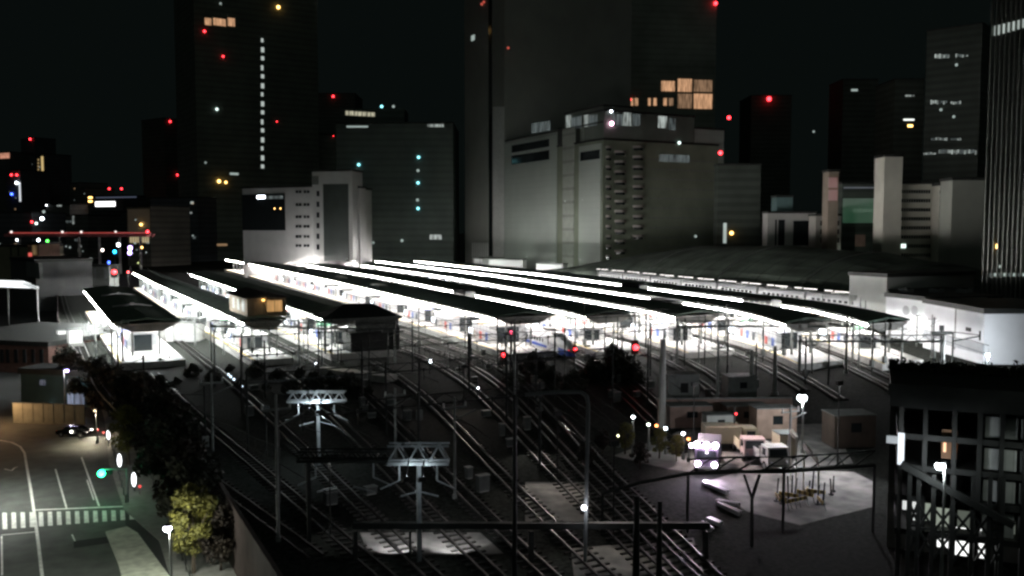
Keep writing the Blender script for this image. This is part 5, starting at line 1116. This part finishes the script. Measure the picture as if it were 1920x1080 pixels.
for i in range(46):
    t = random.choice(TR[1:9]); y = random.uniform(max(t[1], 66) + 2, 150); x = TX(t[0], y) + random.choice((-1.9, 1.9)); h = random.uniform(.5, 1.5); w_ = random.uniform(.5, 1.1)
    o = thing('trackside_box', (x, y, ZD), random.uniform(-.2, .2), 'small grey equipment box standing beside the yard rails', 'equipment box', 'equipment boxes beside the yard rails')
    m = MB(); m.b(-w_ / 2, w_ / 2, -.3, .3, .12, h); put('casing', m, mat('box_dark', (.09, .095, .09), .7, 0, .3, 1), o); m = MB(); m.b(-w_ / 2 - .05, w_ / 2 + .05, -.36, .36, h + .003, h + .08); put('lid', m, M_steel, o); m = MB(); m.b(-w_ / 2 + .05, w_ / 2 - .05, -.25, .25, 0, .12); put('foot', m, M_conc, o)
# ------------------------------------------------------------------ parking building at the right
D0 = 56; o = thing('parking_building', Wd(1680, 900, D0), -R(50), 'dark multi storey steel building filling the lower right corner', 'parking building'); o.location.z = 0
def LP(px, py, dd=0):                # local point on its front plane
    n = Vector((-math.sin(o.rotation_euler.z), math.cos(o.rotation_euler.z))); dv = Vector((math.cos(o.rotation_euler.z), math.sin(o.rotation_euler.z)))
    a, y, q = ray(px, py); dx, dy = rot(a, y); A0 = Vector(o.location[:2]) + n * dd; t = A0.dot(n) / (dx * n.x + dy * n.y); return (Vector((dx * t, dy * t)) - Vector(o.location[:2])).dot(dv), dd, H + q * t
x1 = LP(2080, 700)[0]; zr = 18.0
m = MB(); m.b(-.5, x1, -.4, 8, zr - 1.2, zr); put('roof_slab', m, M_dark, o)
m = MB(); m.b(-.6, x1, -.6, -.42, zr - .5, zr + .25); put('parapet', m, M_dark, o)
lv = [LP(1850, y)[2] for y in (765, 825, 885, 945, 1010)]
for i, z in enumerate(lv): m = MB(); m.b(0, x1, 0, 7.8, z - .35, z); put('floor_slab', m, M_dark, o)
for i, px in enumerate([1690, 1735, 1790, 1838, 1880, 1925, 1970]):
    u = LP(px, 800)[0]; m = MB(); m.b(u - .13, u + .13, -.1, .3, ZD, zr - 1.25); put('column', m, mat('col_grey', (.07, .07, .065), .7, 0, .2, 1) if i == 0 else M_dark, o)
for j in range(4):
    za, zb_ = lv[j + 1], lv[j] - .4; ua = LP(1842, 800)[0]
    for i in range(4):
        u = ua + .2 + i * 1.95; m = MB(); m.b(u, u + 1.75, .35, .45, za + .1, zb_ - .2); put('screen_panel', m, mat('screen_panel', (.5, .52, .5), .7, 0, .15, 1, stripes=(0, .44, .75, .15)), o)
m = MB(); m.b(-.4, x1 - .2, 7.4, 7.7, ZD, zr - 1.25); put('inner_wall', m, mat('inner_wall', (.1, .1, .09), .9, 0, .3, 1), o)
m = MB(); ua, ub = LP(1683, 0 + 845)[0], LP(1695, 845)[0]; z0, z1 = LP(1690, 868)[2], LP(1690, 810)[2]; m.b(ua, ub, -.5, -.25, z0, z1); put('lit_door_strip', m, glow('door_white', (.85, .93, 1), 1.1), o)
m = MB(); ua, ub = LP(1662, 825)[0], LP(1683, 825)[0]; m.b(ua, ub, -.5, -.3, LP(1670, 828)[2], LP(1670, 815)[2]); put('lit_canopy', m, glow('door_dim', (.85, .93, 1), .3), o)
for i in range(9): u, _, z = LP(1775 + i * 6.5, 749); m = MB(); m.b(u, u + .12, .0, .1, z - .2, z + .25); put('small_lamp', m, glow('sl', (.9, 1, .95), .9 if i < 5 else .2), o)
for px in (1772, 1790): u, _, z = LP(px, 841); m = MB(); m.b(u - .08, u + .08, .31, .4, z - .3, z + .3); put('amber_lamp', m, glow('am', (1, .5, .15), 1.1), o)
u0_, _, z0 = LP(1765, 862); u1_, _, z1 = LP(1797, 810); m = MB(); m.b(u0_, u1_, .4, .5, z0, z1); put('brown_panel', m, mat('brown_panel', (.3, .17, .1), .8, 0, .2, 1), o)
# lit rooms behind the lattice at the lower right
for (px0, py0, px1_, py1_, s) in [(1728, 940, 1745, 975, .35), (1755, 955, 1782, 990, .35), (1757, 992, 1783, 1025, 1.6), (1791, 992, 1818, 1040, 1.8), (1828, 990, 1848, 1045, 1.6), (1692, 935, 1700, 955, .8), (1710, 935, 1718, 975, .8), (1730, 985, 1748, 1000, .7), (1795, 960, 1820, 988, .12), (1884, 980, 1904, 1000, .12)]:
    a = LP(px0, py1_, 1.5); b2 = LP(px1_, py0, 1.5); m = MB(); m.b(a[0], b2[0], 1.5, 1.6, max(a[2], ZD + .05), b2[2]); put('lit_window', m, glow('lat%d' % int(s * 100), (.97, 1, .97) if s > .4 else (.75, .85, .7), s), o)
# lattice stair tower in front: curved braces and posts
Lp = MB(); o2 = thing('lattice_steelwork', o.location, o.rotation_euler.z, 'black lattice steelwork with criss cross braces before the bright windows', 'steelwork')
xs = [1705, 1722, 1750, 1787, 1824, 1856, 1880]
for i, px in enumerate(xs):
    u, _, z = LP(px, 930 + i * 2, -1.2); m = MB(); m.b(u - .12, u + .12, -1.3, -1.05, ZD, z + 1.5); put('post', m, M_dark, o2)
for i in range(len(xs) - 1):
    a, b2 = LP(xs[i], 940 + i * 6, -1.2), LP(xs[i + 1], 985 + i * 6, -1.2); c, d = LP(xs[i + 1], 940 + i * 6, -1.2), LP(xs[i], 985 + i * 6, -1.2); e, f = LP(xs[i], 1035 + i * 6, -1.2), LP(xs[i + 1], 1035 + i * 6, -1.2)
    m = MB(); [m.bar(p_, q_, .14) for p_, q_ in ((a, b2), (c, d), (d, f), (b2, e), (d, b2))]; put('cross_brace', m, M_dark, o2)
a, b2 = LP(1690, 870, -1.2), LP(1900, 985, -1.2); m = MB(); m.bar(a, b2, .5, .4); c, d = LP(1690, 890, -1.2), LP(1900, 1005, -1.2); put('stair_stringer', m, M_dark, o2)
u, _, z = LP(1950, 850); m = MB(); m.box((u, -2.4, z), (.5, .2, .2)); m.bar((u, -2.3, z), (u, 0, z + .3), .08); put('wall_lamp', m, M_steel, o)  # added lamp out of view that lights the screen panels
ln = lamp('POINT', (u, -2.7, z - .2), 70, (.9, 1, .92), o, .1, world=False)
# hedge fringe on roof edge
random.seed(9); m = MB(); ua = LP(1640, 690)[0]
for i in range(2600):
    u = random.uniform(-.5, x1); p = Vector((u, random.uniform(6.8, 7.9), zr + abs(random.gauss(0, .28)))); s = .22; w_ = Vector((random.gauss(0, 1), random.gauss(0, 1), random.gauss(0, 1))).normalized(); v_ = w_.orthogonal().normalized()
    m.add([p - w_ * s, p - v_ * s * .5, p + w_ * s, p + v_ * s * .5], [(0, 1, 2, 3)])
hd = bpy.data.objects.new('roof_hedge', m.mesh('roof_hedge', M_lf[1], fix=False)); COL.objects.link(hd); hd.location = o.location; hd.rotation_euler = o.rotation_euler
tag(hd, 'dark hedge fringe growing along the roof edge of the parking building', 'hedge')
# ------------------------------------------------------------------ light of the night
w = bpy.data.worlds.new('World'); scene.world = w; w.use_nodes = True; nt = w.node_tree; bg = nt.nodes['Background']
sky = nt.nodes.new('ShaderNodeTexSky'); sky.sky_type = 'NISHITA'; sky.sun_disc = False; sky.sun_elevation = R(-6); sky.sun_rotation = R(200)
mx = nt.nodes.new('ShaderNodeMix'); mx.data_type = 'RGBA'; mx.inputs['Factor'].default_value = .9; mx.inputs['B'].default_value = (.0027, .0041, .0038, 1)
sc1 = nt.nodes.new('ShaderNodeVectorMath'); sc1.operation = 'SCALE'; sc1.inputs['Scale'].default_value = .01
nt.links.new(sky.outputs[0], sc1.inputs[0]); nt.links.new(sc1.outputs[0], mx.inputs['A']); nt.links.new(mx.outputs['Result'], bg.inputs['Color']); bg.inputs['Strength'].default_value = 1.0
sl = bpy.data.lights.new('sun', 'SUN'); sl.energy = .055; sl.angle = R(40); sl.color = (.85, 1, .9); so = bpy.data.objects.new('sun', sl); COL.objects.link(so)
so.rotation_euler = Vector((.35, .75, -.8)).to_track_quat('-Z', 'Y').to_euler(); so.location = (0, 0, 100)
scene.view_settings.view_transform = 'Standard'; scene.view_settings.look = 'None'; scene.view_settings.exposure = 0; scene.view_settings.gamma = 1
scene.cycles.use_denoising = True; scene.cycles.max_bounces = 5; scene.cycles.diffuse_bounces = 3; scene.cycles.glossy_bounces = 2; scene.cycles.use_light_tree = True
scene.cycles.caustics_reflective = False; scene.cycles.caustics_refractive = False; scene.cycles.filter_width = 2.6; scene.cycles.sample_clamp_indirect = 3
